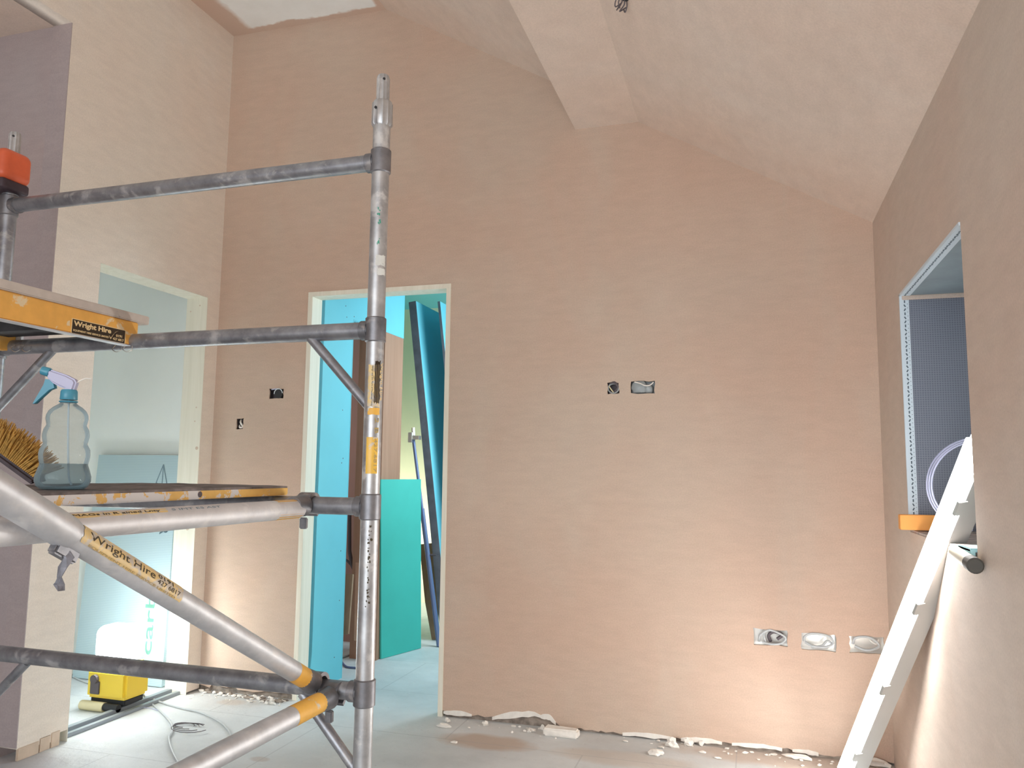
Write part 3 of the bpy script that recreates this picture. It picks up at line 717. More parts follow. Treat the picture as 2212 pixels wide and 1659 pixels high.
b3 = back_box('switch_box', 's3', M['box_dark'], 'small round dark box with a wire across it, middle of the back wall', [(M['beige_foam'], [(.1, .75, .004), (.25, .5, .0), (.5, .15, .006)], .0028), (M['box_dark'], [(.2, .9, .006), (.6, 1.0, .0), (.9, .6, .004), (.6, .2, .008)], .006)])
x0, x1, z0, z1 = SOCK['s3']; bm = BM(); 
for k in range(1): tube(bm, [Vector(((x0+x1)/2+.024*math.cos(a), .003, (z0+z1)/2+.022*math.sin(a))) for a in [2*PI*i/24 for i in range(25)]], .0035, 8, False)
link('round_rim', bm, M['grey_plastic'], b3, True)
b4 = back_box('plastic_box', 's4', M['grey_plastic'], 'wide grey plastic wall box with a white wire, right of the small round box',
  [(wc, [(.15, .95, .002), (.4, .8, -.004), (.6, .62, -.006), (.8, .65, -.004), (.95, .9, .0)], .0026)])
x0, x1, z0, z1 = SOCK['s4']; bm = BM(); lump(bm, (x0+.035, .014, z0+.004), .036, .014, .033, 3, 3, .12); lump(bm, (x0+.075, .016, z0+.002), .024, .014, .024, 5, 3, .15); link('blank_cover', bm, M['grey_plastic'], b4, True)
back_box('socket_box', 's5', M['box_metal'], 'bright metal double socket box with a dark cable coil, left one of the low row',
  [(gc, [(.15, .15, .02), (.2, .6, .005), (.45, .95, .0), (.75, .8, .0), (.95, .5, .005), (.8, .15, .003), (.5, .08, .0), (.25, .15, .006)], .0045), (M['box_dark'], [(.5, .2, .02), (.45, .6, .008), (.6, .85, .004), (.85, .7, .006), (.7, .4, .01)], .007), (gc, [(.4, .95, .02), (.3, .6, .006), (.35, .2, .01)], .004)])
back_box('socket_box', 's6', M['box_metal'], 'bright metal socket box with cable curled in an oval, middle of the low row',
  [(gc, [(.1, .5, .01), (.12, .8, .0), (.35, 1.0, -.002), (.8, .9, .0), (.92, .5, .002), (.7, .25, .0), (.35, .25, .002), (.12, .45, .006)], .0048), (gc, [(.3, .15, .012), (.6, .3, .004), (.75, .6, .004), (.9, .45, .01)], .0045)])
back_box('socket_box', 's7', M['box_metal'], 'pale hazy socket box right beside the bright tube light in the low row',
  [(gc, [(.1, .5, .01), (.2, .9, .0), (.6, .95, .0), (.85, .5, .002), (.5, .2, .0), (.15, .4, .006)], .005), (wc, [(.6, .8, .004), (.75, .6, .0), (.85, .85, .004)], .003)])
# wire tails out of the right ceiling slope
def slope_pt(u, v):
    n = Vector((.5746, 0, 1)); r = ray(u, v); p0 = Vector((XB2, 0, ZB)); return CAM+r*((p0-CAM).dot(n)/r.dot(n))
h = slope_pt(1346, -8); e = empty('ceiling_wires', h, 'dark wire tails poking from a hole in the right ceiling slope at the top edge', 'wire')
bm = BM(); nrm_ = Vector((.5746, 0, 1)).normalized(); tx = Vector((0, 1, 0)); tube(bm, [h-nrm_*.004, h+nrm_*.002], .022, 16); link('hole', bm, M['black'], e)
for k in range(5):
    bm = BM(); a = h+tx*(.02*(k-2)*.5)+Vector((.004*(k-2), 0, 0)); tube(bm, smooth_path([a, a-nrm_*.02+Vector((.004*k-.006, .012, 0)), a-nrm_*.035+Vector((.01*math.sin(k*2), .018, -.004)), a-nrm_*.022+Vector((.012*math.cos(k*2), .026, 0))], 5), .0022, 6); link('wire_tail', bm, M['box_dark'], e, True)

# ------------------------------------------------------------------ rubble along the walls
CH = [(960, 1572, .033, .012, .010, 'long white plaster chip nearest the back doorway corner'), (967, 1561, .013, .010, .010, 'small white chip leaning on the wall behind the long chip'),
      (980, 1605, .014, .010, .004, 'tiny white chip alone on the brown floor stain'), (1048, 1566, .012, .008, .010, 'little white lump at the wall right of the doorway'),
      (1148, 1580, .020, .010, .008, 'pale chip under the broken plaster left of the large slab'), (1213, 1590, .075, .024, .021, 'large grey white plaster slab lying below the broken wall edge'),
      (1172, 1577, .012, .008, .012, 'dark edged chip tucked against the large slab'), (1417, 1631, .028, .018, .014, 'white pointed plaster lump out on the floor right of the slab'),
      (1452, 1614, .024, .012, .020, 'white jagged chip standing against the wall base'), (1488, 1611, .020, .010, .018, 'round topped white lump stuck at the wall base'),
      (1515, 1610, .010, .008, .012, 'small white nub right of the round topped lump'), (1725, 1640, .05, .014, .012, 'long pale crumb ridge at the wall base left of the tube light'),
      (1890, 1646, .05, .020, .016, 'pale plaster strip in the right corner behind the tube light')]
for i, (u, v, sx, sy, sz, lab) in enumerate(CH):
    p = on(u, v, 2, 0.0); bm = BM(); p.y = min(p.y, -sy-.002); lump(bm, (0, 0, 0), sx, sy, sz, i+1, 2, .45)
    if i == 5:
        bm.free(); bm = BM(); box(bm, (-.075, -.026, 0), (.075, .026, .034), .006)
        for v_ in bm.verts: v_.co += Vector((noise.noise(v_.co*30)*.006, noise.noise(v_.co*40+Vector((3, 3, 3)))*.006, noise.noise(v_.co*35)*.004*(v_.co.z > .01)))
    bmesh.ops.translate(bm, verts=bm.verts, vec=(p.x, p.y, 0.0005))
    tag(link('plaster_chip', bm, M['white_raw'], None, False), lab, 'plaster chip', 'plaster chips along the back wall')
bm = BM(); rnd = random.Random(3)
for i in range(150):
    x = rnd.uniform(.02, DL-.03) if i < 95 else rnd.uniform(DR+.05, XR-.1); y = -abs(rnd.gauss(0, .05))-.008 if i < 95 else -abs(rnd.gauss(0, .07))-.01
    s = rnd.uniform(.002, .009); lump(bm, (x, y, 0), s*rnd.uniform(1, 2.2), s, s*rnd.uniform(.5, 1.1), i, 1, .5)
tag(link('plaster_crumbs', bm, M['white_raw']), 'scatter of fine plaster crumbs on the floor along the back wall', 'rubble', kind='stuff')
bm = BM()
for i in range(22):
    x = rnd.uniform(.05, DL-.05); s = rnd.uniform(.006, .016); lump(bm, (x, -.012-abs(rnd.gauss(0, .02)), 0), s*1.8, s*.6, s*.6, i+50, 1, .6)
tag(link('brown_rubble', bm, M['gap']), 'brown broken mortar bits under the wall between the two doorways', 'rubble', kind='stuff')

# ------------------------------------------------------------------ window on the right wall
w1 = bpy.data.objects.new('window_1', None); COL.objects.link(w1); w1.location = (XR+.2, (WY0+WY1)/2, WZ0); w1['kind'] = 'structure'
e = .002
bm = BM(); box(bm, (XR+.008, WY1-e-.002, WZ0), (XR+.40, WY1-e, WZ1-.002)); link('reveal_membrane', bm, M['membrane'], w1)
bm = BM(); box(bm, (XR+.008, WY0, WZ1-.004), (XR+.40, WY1-.002, WZ1-e)); link('reveal_soffit', bm, M['soffit'], w1)
bm = BM(); box(bm, (XR+.004, WY1-.010, WZ1-.020), (XR+.40, WY1-.004, WZ1-.004), .002); link('corner_fillet', bm, M['plaster_right'], w1)
bm = BM(); box(bm, (XR+.002, WY0+.002, WZ0-.0), (XR+.40, WY1-.006, WZ0+.008)); link('rough_sill', bm, M['sill'], w1)
bm = BM()   # angle beads: strip on the reveal and nosing on the wall face
box(bm, (XR-.003, WY1-.0066, WZ0+.01), (XR+.026, WY1-.005, WZ1)); box(bm, (XR-.004, WY1-.006, WZ0+.01), (XR, WY1+.003, WZ1+.002))
box(bm, (XR-.003, WY0, WZ1-.006), (XR+.030, WY1-.004, WZ1-.0042)); box(bm, (XR-.004, WY0, WZ1-.004), (XR, WY1+.003, WZ1+.003))
link('angle_bead', bm, M['bead'], w1)
bm = BM(); k = 0; z = WZ0+.02
while z < WZ1-.01:
    a = (0, .5, -.5)[k % 3]; c = Vector((XR+.012, WY1-.0068, z)); dv = Vector((math.sin(a), 0, math.cos(a)))
    obox(bm, c, dv.cross(Vector((0, 1, 0))), (0, 1, 0), dv, .004, .001, .0095)
    tube(bm, [(XR+.021, WY1-.0074, z+.006), (XR+.021, WY1-.0065, z+.006)], .0013, 6); z += .0145; k += 1
y = WY0+.01
while y < WY1-.01:
    a = (0, .5, -.5)[k % 3]; c = Vector((XR+.012, y, WZ1-.0063)); dv = Vector((math.sin(a), math.cos(a), 0)); obox(bm, c, dv.cross(Vector((0, 0, 1))), dv, (0, 0, 1), .004, .0095, .001); y += .0145; k += 1
link('bead_perforations', bm, M['hole'], w1)
bm = BM(); fx = XR+.33
for (a, b) in (((fx, WY0, WZ0+.008), (fx+.06, WY0+.05, WZ1-.004)), ((fx, WY1-.055, WZ0+.008), (fx+.06, WY1-.006, WZ1-.004)), ((fx, WY0, WZ0+.008), (fx+.06, WY1-.006, WZ0+.06)), ((fx, WY0, WZ1-.06), (fx+.06, WY1-.006, WZ1-.004))): box(bm, a, b, .003)
link('window_frame', bm, M['window_frame'], w1)
bm = BM(); box(bm, (fx+.025, WY0+.05, WZ0+.06), (fx+.035, WY1-.055, WZ1-.06)); link('pane', bm, M['glass'], w1)
# things on the sill
bm = BM(); box(bm, (XR-.045, -.642, WZ0+.012), (XR+.14, -.602, WZ0+.062), .002)
tag(link('orange_board', bm, M['orange_timber']), 'short orange board on the window sill sticking out past the wall corner', 'board')
bm = BM(); box(bm, (XR-.012, -1.375, WZ0+.0085), (XR+.05, -1.26, WZ0+.018), .002); box(bm, (XR-.012, -1.378, WZ0-.012), (XR-.001, -1.25, WZ0+.016), .001); 
tag(link('cyan_packer', bm, M['cyan_foam']), 'pale cyan foam strip on the window sill edge behind the lamp batten', 'foam strip')
pp = at(2108, 1218, 1.93)
pi = empty('pipe_offcut', (XR-.02, -1.35, .92), 'cream pipe with a dark grey end cap poking out below the window sill', 'pipe')
pe = Vector((XR-.018, pp.y+.0, pp.z)); a = on(2102, 1219, 0, XR-.022); b = a+Vector((.004, .18, .010))
bm = BM(); tube(bm, [a+(b-a)*.12, b], .0175, 18); link('pipe', bm, M['pale_pipe'], pi, True)
bm = BM(); tube(bm, [a-(b-a)*.14, a-(b-a)*.12, a+(b-a)*.12], .019, 18, True, [.015, .019, .019]); link('end_cap', bm, M['grey_rubber'], pi, True)
# loop of cable in the window
cc = on(2092, 1042, 0, XR+.03); 
lc = empty('cable_loop', (XR+.03, cc.y, WZ0), 'loop of pale lilac cable hanging in the window opening behind the tube light', 'cable')
for k in range(3):
    bm = BM(); pts = []
    for i in range(25):
        t_ = i/24; a = PI*(.42+1.05*t_); u = 2112+(100+k*5)*math.cos(a); v = 1046-(92+k*4)*math.sin(a)
        pts.append(on(u, v, 1, -.93+.02*k))
    tube(bm, pts, .0026, 8); link('cable_turn', bm, M['white_cable'], lc, True)

# leaning tube light
top = on(2116, 945, 0, XR+.035); botp = at(1828, 1659, 2.93); dirb = (botp-top).normalized(); bot = top+dirb*((0.012-top.z)/dirb.z)
tl = empty('tube_light', (bot.x, bot.y, 0), 'glaring white batten light leaning from the floor up to the window edge', 'lamp')
view = (CAM-(top+bot)/2).normalized()
wdir = dirb.cross(view).normalized()          # across the fitting as seen
if wdir.x > 0: wdir = -wdir
face = (dirb.cross(wdir)).normalized()
if face.dot(view) < 0: face = -face
# turn the lit face away from the wall, towards the room
face = (face*.70 + wdir*.72).normalized(); wdir = face.cross(dirb).normalized()
if wdir.x > 0: wdir = -wdir
L = (top-bot).length; mid = (top+bot)/2
bm = BM(); obox(bm, mid-face*.032, wdir, face, dirb, .064, .066, L, .004); link('housing', bm, M['housing'], tl)
bm = BM(); obox(bm, mid+face*.007, wdir, face, dirb, .060, .014, L-.04, .004); link('diffuser', bm, M['tube_glow'], tl, True)
for k in (.12, .37, .62, .87):
    bm = BM(); obox(bm, bot+(top-bot)*k-wdir*.031+face*.004, wdir, face, dirb, .010, .026, .05, .001); link('clip', bm, M['housing'], tl)

# ------------------------------------------------------------------ scaffold tower
RX, RY = 1.7416, -1.5578; LXs, LYs = .3083, -1.5413; RZ = [.0439, .5439, 1.0439, 1.5439, 2.0439]; R0 = .0254
sct = empty('scaffold_tower', ((RX+LXs)/2, RY, 0), 'grey galvanised scaffold tower frame with rungs and yellow banded braces', 'scaffold')
NY = -3.36
rdir = Vector((RX-LXs, RY-LYs, 0)).normalized()
toC = Vector((CAM.x-RX, CAM.y-RY, 0)).normalized()
def post(x, y, main=True):
    bm = BM(); tube(bm, [(x, y, .02), (x, y, 2.155)], R0, 28); p = link('post', bm, M['galv_lt'] if main else M['galv'], sct, True, base=(x, y, 0.02))
    for z in RZ:
        bm = BM(); tube(bm, [(x, y, z-.036), (x, y, z-.033), (x, y, z+.033), (x, y, z+.036)], R0, 24, True, [R0+.001, R0+.0045, R0+.0045, R0+.001])
        link('coupler_sleeve', bm, M['cast'], p, True)
    bm = BM(); tube(bm, [(x, y, 0.0), (x, y, .012)], .06, 20); link('base_plate', bm, M['cast'], p, True)
    return p
def spigot(x, y, p):
    bm = BM(); tube(bm, [(x, y, 2.150), (x, y, 2.156), (x, y, 2.222), (x, y, 2.23)], .030, 24, True, [.027, .031, .0305, .024], 12, .0035); link('fluted_collar', bm, M['galv_lt'], p, True)
    bm = BM(); tube(bm, [(x, y, 2.225), (x, y, 2.300), (x, y, 2.309), (x, y, 2.313)], .0195, 24, True, [.0195, .0195, .017, .010], 12, .0022); link('spigot', bm, M['galv_lt'], p, True)
    bm = BM(); t_ = Vector((.55, -.83, 0)); c = Vector((x, y, 2.292))+t_*.0185; tube(bm, [c-t_*.002, c+t_*.0012], .004, 10); t2 = Vector((-.25, -.97, 0)); link('pin_hole', bm, M['black'], p); bm = BM(); c = Vector((x, y, 2.20))+t2*.0305; tube(bm, [c-t2*.002, c+t2*.001], .004, 10); link('pin_hole', bm, M['black'], p)
pR = post(RX, RY); spigot(RX, RY, pR)
pL = post(LXs, LYs, False); spigot(LXs, LYs, pL)
nR = Vector((RX, NY)); 
for z in RZ:
    bm = BM(); tube(bm, [(LXs+.018, LYs, z), (RX-.018, RY, z)], R0-.0008, 24); r_ = link('rung', bm, M['galv'], sct, True)
    for (x, y, s) in ((RX, RY, -1), (LXs, LYs, 1)):
        bm = BM(); tube(bm, [Vector((x, y, z))+rdir*s*.02, Vector((x, y, z))+rdir*s*.043], R0+.003, 20)
        link('end_sleeve', bm, M['cast'], r_, True)
def gus(a, b):
    bm = BM(); tube(bm, [a, b], .0145, 16); link('corner_gusset', bm, M['galv'], sct, True)
gus((1.53, -1.558, 1.532), (1.728, -1.558, 1.325)); gus((.555, -1.543, 1.532), (.325, -1.543, 1.33))
gus((1.55, -1.558, .525), (1.732, -1.558, .33)); gus((.545, -1.543, .525), (.325, -1.543, .32))
# braces run towards the camera side of the tower
def brace(name, a, b, r, mat, ribs=False):
    bm = BM(); tube(bm, [a, b], r, 40 if ribs else 28, True, None, 20 if ribs else 0, .0007); return link(name, bm, mat, sct, True)
def band(p, q, r, mat, nm, parent): bm = BM(); tube(bm, [p, q], r, 28, False); return link(nm, bm, mat, parent, True)
def claw(c, axis_r, brace_dir, nm, parent, tab=True):
    """hook clamped round a rung: open ring plus tongue into the brace"""
    bm = BM(); ax = Vector(axis_r).normalized(); x = Vector((0, 0, 1)); y = ax.cross(x).normalized(); w2 = .021
    a0 = math.radians(-150); a1 = math.radians(110); n = 22; ri, ro = .0262, .0365; vv = []
    for i in range(n+1):
        a = a0+(a1-a0)*i/n; d = y*math.sin(a)+x*math.cos(a); vv.append([bm.verts.new(Vector(c)+d*rr+ax*s) for rr, s in ((ri, -w2), (ro, -w2), (ro, w2), (ri, w2))])
    for p, q in zip(vv, vv[1:]):
        for k in range(4): bm.faces.new((p[k], p[(k+1) % 4], q[(k+1) % 4], q[k]))
    bm.faces.new(vv[0][::-1]); bm.faces.new(vv[-1])
    tube(bm, [Vector(c)+brace_dir*.026, Vector(c)+brace_dir*.075], .026, 20, True, [.031, .0262])
    if tab:
        obox(bm, Vector(c)+Vector((0, -.02, -.050)), ax, (0, 1, 0), (0, 0, 1), .022, .014, .032, .003)
    return link(nm, bm, M['cast'], parent, True)
Z3 = RZ[2]; Z4 = RZ[1]
# horizontal brace at the third rung
b3s = Vector((1.545, RY, Z3)); d = Vector((0, -1, 0))
hb = brace('horizontal_brace', b3s+d*.05+Vector((0, 0, -.008)), Vector((1.50, NY, Z3-.012)), .0262, M['alu_dusty'], True); ex = (Vector((1.50, NY, Z3-.012))-(b3s+Vector((0, 0, -.008)))).normalized()
claw(b3s, rdir, ex, 'claw_hook', hb)
band(b3s+Vector((0, 0, -.008))+ex*.055, b3s+Vector((0, 0, -.008))+ex*.165, .0266, M['yellow_paint'], 'yellow_band', hb)
# lower horizontal brace and diagonal brace at the fourth rung
bs = Vector((1.655, RY-.012, Z4-.012)); be = Vector((1.61, NY, Z4-.025)); ed = (be-bs).normalized()
lb = brace('horizontal_brace', bs+ed*.04, be, .0258, M['alu']); claw(bs, rdir, ed, 'claw_hook', lb); band(bs+ed*.045, bs+ed*.20, .0262, M['yellow_paint'], 'yellow_band', lb)
ds = Vector((1.605, RY-.02, Z4+.012)); dfar = on(0, 1063, 0, 1.575); de = (dfar-ds).normalized(); dend = ds+de*((NY-ds.y)/de.y)
pm_ = on(158, 1166, 0, 1.592); tj = (pm_-ds).dot(de)
db = brace('diagonal_brace', ds+de*.04, ds+de*(tj+.01), .0258, M['alu'])
claw(ds, rdir, de, 'claw_hook', db, False)
band(ds+de*.05, ds+de*.13, .0262, M['yellow_paint'], 'yellow_band', db)
bm = BM(); tube(bm, [ds+de*tj, ds+de*(tj+.012), dend], .030, 28, True, [.027, .0298, .0298]); link('outer_sleeve', bm, M['alu'], db, True)
bm = BM(); obox(bm, ds+de*(tj+.012)+Vector((0, 0, -.036)), de, Vector((1, 0, 0)), de.cross(Vector((1, 0, 0))), .055, .022, .024, .004); link('locking_lever', bm, M['cast'], db, True)
# hanging scrap of tape
bm = BM(); tp_ = [on(u, v, 1, (ds+de*(tj+.012)).y) for u, v in ((142, 1185), (150, 1205), (136, 1225), (130, 1245), (128, 1262), (133, 1276))]; wd = [.010, .014, .022, .024, .016, .008]; pr_ = None
for i, (p, w_) in enumerate(zip(tp_, wd)):
    off = Vector((.6, .5*math.sin(i*1.7), 0)).normalized()*w_/2; q = [bm.verts.new(p-off+Vector((0, .006*math.cos(i*2.1), 0))), bm.verts.new(p+Vector((0, -.006-.003*math.sin(i*3), 0))), bm.verts.new(p+off)]
    q += [bm.verts.new(v.co+Vector((0, .002, 0))) for v in q[::-1]]
    if pr_:
        for k in range(6): bm.faces.new((pr_[k], pr_[(k+1) % 6], q[(k+1) % 6], q[k]))
    else: bm.faces.new(q)
    pr_ = q
bm.faces.new(pr_)
link('torn_tape', bm, M['tape'], db, False)
# near end frame of the same tower, behind the picture's left edge
for (x, y) in ((RX, NY), (LXs, NY)):
    bm = BM(); tube(bm, [(x, y, .02), (x, y, 2.155)], R0, 24); link('post', bm, M['galv'], sct, True)
for z in RZ:
    bm = BM(); tube(bm, [(LXs+.018, NY, z), (RX-.018, NY, z)], R0-.0008, 20); link('rung', bm, M['galv'], sct, True)

# stickers ---- post
view_ang = Vector((.60, -1.0, 0))     # side of the post turned to the camera and the room
def pz_(v): return on(812-(v-716)*.034, v, 1, RY).z
def post_sticker(v0, v1, arc, mat, nm, ang0=-.55, jag=0.0, texts=(), parent=pR):
    z0, z1 = pz_(v1), pz_(v0); s = wrap_patch(z1-z0, arc, 16, 8, jag); wrap_map(s, (RX, RY, z0), (0, 0, 1), view_ang, R0+.0006, ang0); o = link(nm, s, mat, parent, True)
    return z0, z1
post_sticker(555, 578, .030, M['sticker_white'], 'torn_label', -.3, .002); post_sticker(583, 598, .026, M['sticker_white'], 'torn_label', -.1, .002)
# printed text is wrapped round the post, reading downwards
def post_text(s, ztop, length, h, ang, mat, nm, bold=0.0):
    t = fit_text(s, length, h, bold)
    axis = Vector((0, 0, -1)); wrap_map(t, (RX, RY, ztop), axis, view_ang, R0+.0010, -ang, True); return link(nm, t, mat, pR)
z0, z1 = post_sticker(790, 880, .038, M['sticker_scuffed'], 'hire_sticker', -.75, .001)
z0b, z1b = post_sticker(782, 872, .018, M['sticker_black'], 'black_panel', -.05, .003)
post_text('Wright Hire', z1b-.004, (z1b-z0b)*.9, .013, .55, M['cream_ink'], 'sticker_lettering', .01)
post_text('design and the Mark of Reclaimed Unity', z1-.003, (z1-z0)*.96, .006, -.38, M['ink'], 'sticker_lettering', 0)
post_sticker(882, 897, .036, M['yellow_paint'], 'yellow_patch', -.70, .001)
post_text('2 B', pz_(903), .045, .012, .15, M['ochre_ink'], 'sticker_lettering', .01)
z0, z1 = post_sticker(945, 1023, .034, M['sticker_yellow'], 'phone_sticker', -.72, .0)
post_text('427.6817', z1-.004, (z1-z0)*.92, .009, .15, M['ochre_ink'], 'sticker_lettering', .01)
bm = BM()
for i in range(34):
    v = random.uniform(1135, 1330); z = pz_(v); a = random.uniform(.05, .45); s_ = wrap_patch(random.uniform(.002, .007), random.uniform(.002, .006), 2, 2, .001); wrap_map(s_, (RX, RY, z), (0, 0, 1), view_ang, R0+.0006, a-.35); merge(bm, s_)
link('worn_black_print', bm, M['ink'], pR)
bm = BM()
for v, n_ in ((465, 5), (490, 4), (527, 6)):
    for i in range(n_): s_ = wrap_patch(random.uniform(.003, .008), random.uniform(.002, .005), 2, 2, .001); wrap_map(s_, (RX, RY, pz_(v+random.uniform(-7, 7))), (0, 0, 1), view_ang, R0+.0006, random.uniform(-.45, .0)); merge(bm, s_)
link('green_daubs', bm, M['green_paint'], pR)['kind'] = 'stuff'
# stickers on the diagonal brace
def brace_text(org, axis, radial, r, s, length, h, ang, mat, parent, bold=0.0):
    t = fit_text(s, length, h, bold); wrap_map(t, org, axis, radial, r, ang, True); return link('sticker_lettering', t, mat, parent)
dn = -de; rad = (CAM-(ds+de*.45)).normalized(); rad = (rad*.9+Vector((0, 0, 1))*.30).normalized()
sj = ds+de*(tj-.005); s_ = wrap_patch(.30, .040, 30, 10, .0015); wrap_map(s_, sj, dn, rad, .0265, -1.0); link('hire_sticker', s_, M['sticker_scuffed'], db, True)
brace_text(sj+dn*.02, dn, rad, .0269, 'EQUIPMENT HIRE SERVICE LIMITED', .26, .005, .52, M['ochre_ink'], db, .01)
brace_text(sj+dn*.015, dn, rad, .0269, 'Wright Hire', .19, .019, .18, M['ink'], db, -.0)
brace_text(sj+dn*.215, dn, rad, .0269, '0191', .05, .009, -.28, M['ink'], db, .0)
brace_text(sj+dn*.215, dn, rad, .0269, '427 6817', .075, .009, .16, M['ink'], db, .0)
# sticker along the upper horizontal brace
hs = on(330, 1114, 0, 1.51); rad2 = (CAM-hs).normalized(); rad2 = (rad2*.75+Vector((0, 0, 1))*.6).normalized(); base_p = b3s+Vector((0, 0, -.008)); h0 = base_p+ex*((hs-base_p).dot(ex)); ln = .30
s_ = wrap_patch(ln, .013, 20, 5, .0005); wrap_map(s_, h0+ex*ln, -ex, rad2, .0266, -.22); link('maker_sticker', s_, M['sticker_scuffed'], hb, True)
t = fit_text('The MAGs in R ained Lnty', ln*.9, .0075, .0); wrap_map(t, h0+ex*ln*.97, -ex, rad2, .0270, .17, True); link('sticker_lettering', t, M['ink'], hb)
t = fit_text('S IMT ES AST', .16, .006, .0); wrap_map(t, h0-ex*.015, -ex, rad2, .0266, .10, True); link('faint_lettering', t, M['grey_ink'], hb)
# spring clips under the second rung
for u in (262, 285, 45, 68):
    p = on(u, 752, 1, RY); bm = BM(); tube(bm, smooth_path([p+Vector((-.012, -.012, .008)), p+Vector((-.014, -.022, -.006)), p+Vector((.004, -.024, -.016)), p+Vector((.018, -.02, -.010)), p+Vector((.012, -.012, .004))], 5), .0013, 6); link('spring_clip', bm, M['box_metal'], sct, True)

# ------------------------------------------------------------------ platforms
xr_ = .888; xl_ = .352; zb_ = 1.530
up = empty('scaffold_platform', ((xr_+xl_)/2, -2.3, zb_), 'upper scaffold platform with orange yellow edge and a black hire company sticker', 'scaffold platform', 'scaffold platforms')
yN = NY+.03; yF = -1.535
bm = BM(); box(bm, (xr_-.03, yN, zb_), (xr_, yF, 1.606), .003); link('side_rail', bm, M['orange_paint'], up)
bm = BM(); box(bm, (xl_, yN, zb_), (xl_+.03, yF, 1.606), .003); link('side_rail', bm, M['orange_paint'], up)
bm = BM(); box(bm, (xr_-.028, yN, zb_-.003), (xr_+.003, yF, zb_+.0), .001); link('bottom_flange', bm, M['alu'], up)
bm = BM(); box(bm, (xl_-.005, yN, 1.6065), (xr_+.006, yF+.04, 1.634), .003); link('deck_edge', bm, M['deck_grey'], up)
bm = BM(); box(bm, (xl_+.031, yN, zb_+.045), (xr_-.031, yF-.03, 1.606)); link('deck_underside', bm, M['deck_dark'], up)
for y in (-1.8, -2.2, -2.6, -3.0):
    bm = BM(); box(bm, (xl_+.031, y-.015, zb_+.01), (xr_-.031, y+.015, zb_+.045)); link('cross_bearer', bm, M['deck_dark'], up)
bm = BM(); box(bm, (xr_-.05, yF-.001, zb_+.002), (xr_-.02, yF+.012, 1.606), .002); link('end_hook', bm, M['alu'], up); bm = BM(); box(bm, (xl_+.02, yF-.001, zb_+.002), (xl_+.05, yF+.012, 1.606), .002); link('end_hook', bm, M['alu'], up)
# sticker on its edge
q0 = on(157, 688, 0, xr_); q1 = on(271, 702, 0, xr_); yA, yB = q0.y, q1.y; zt = on(157, 689, 0, xr_).z; zbm = on(157, 719, 0, xr_).z; hh = zt-zbm
st = BM(); box(st, (xr_+.0001, yA, zbm), (xr_+.0008, yB, zt)); stk = link('hire_sticker', st, M['sticker_black'], up)
wl_ = yB-yA
def plat_text(s, y, z, wd, ht, bold=0.0):
    t = fit_text(s, wd, ht, bold); plane_map(t, (xr_+.0009, yA+y*wl_, zbm+z*hh), (0, 1, 0), (0, 0, 1), 0.0); link('lettering', t, M['cream_ink'], stk)
plat_text('Wright Hire', .02, .42, wl_*.70, hh*.50, .035); plat_text('EQUIPMENT HIRE SERVICE LIMITED', .02, .12, wl_*.66, hh*.17, .02)
plat_text('0191', .82, .38, wl_*.12, hh*.20, .02); plat_text('427 6817', .76, .10, wl_*.22, hh*.20, .02)
bm = BM(); P = [(.68, .40), (.72, .22), (.755, .45), (.80, .72), (.86, .88), (.79, .66), (.75, .38), (.72, .10)]
P2 = [(yA+a*wl_, zbm+b*hh) for a, b in P]; merge(bm, prism2d([P2], (xr_+.0009, 0, 0), (0, 1, 0), (0, 0, 1), .0005)); link('tick_mark', bm, M['cream_ink'], stk)
bm = BM(); z_ = lambda t: zbm+t*hh
for (a, b, c, d_) in ((0, 1, -.06, -.01), (0, 1, 1.01, 1.06), (-.015, -.003, -.06, 1.06), (1.003, 1.015, -.06, 1.06)): box(bm, (xr_+.0001, yA+a*wl_, z_(c)), (xr_+.0007, yA+b*wl_, z_(d_)))
link('sticker_border', bm, M['cream_ink'], stk)

# lower platform
zl = RZ[2]+R0+.0006; xr2 = 1.463; xl2 = .88
lp = empty('scaffold_platform', ((xr2+xl2)/2, -2.3, zl), 'lower scaffold platform with flaking yellow white edge under the spray bottle', 'scaffold platform', 'scaffold platforms')
bm = BM(); box(bm, (xr2-.03, yN, zl), (xr2, -1.535, zl+.024), .003); link('side_rail', bm, M['yellow_flaking'], lp)
bm = BM(); box(bm, (xl2, yN, zl), (xl2+.03, -1.535, zl+.024), .003); link('side_rail', bm, M['yellow_flaking'], lp)
bm = BM(); n_ = 40; nx = 10; vs_ = []
for j in range(n_+1):
    row = []
    for i in range(nx+1):
        x = xl2+.002+(xr2-.004-xl2)*i/nx; y = -1.537-(abs(yN)-1.60)*j/n_; z = zl+.0275+.0035*max(0, noise.noise(Vector((x*14, y*14, 0)))) + .004*max(0, noise.noise(Vector((x*40, y*40, 3))))
        if i in (0, nx): z = zl+.0262
        row.append(bm.verts.new((x, y, z)))
    vs_.append(row)
for j in range(n_):
    for i in range(nx): bm.faces.new((vs_[j][i], vs_[j][i+1], vs_[j+1][i+1], vs_[j+1][i]))
r_ = bmesh.ops.extrude_face_region(bm, geom=bm.faces[:]); 
for v in [g for g in r_['geom'] if isinstance(g, bmesh.types.BMVert)]: v.co.z = zl+.012
link('deck_top', bm, M['deck_top'], lp, False)
bm = BM(); tube(bm, [(xr2-.001, -2.02, zl+.012), (xr2+.0012, -2.02, zl+.012)], .007, 12)
pz2 = on(432, 1063, 0, xr2); bm.free(); bm = BM(); tube(bm, [(xr2-.001, pz2.y, zl+.012), (xr2+.0012, pz2.y, zl+.012)], .0075, 12); link('rivet', bm, M['brush_back'], lp, True)
ztop_ = zl+.0275

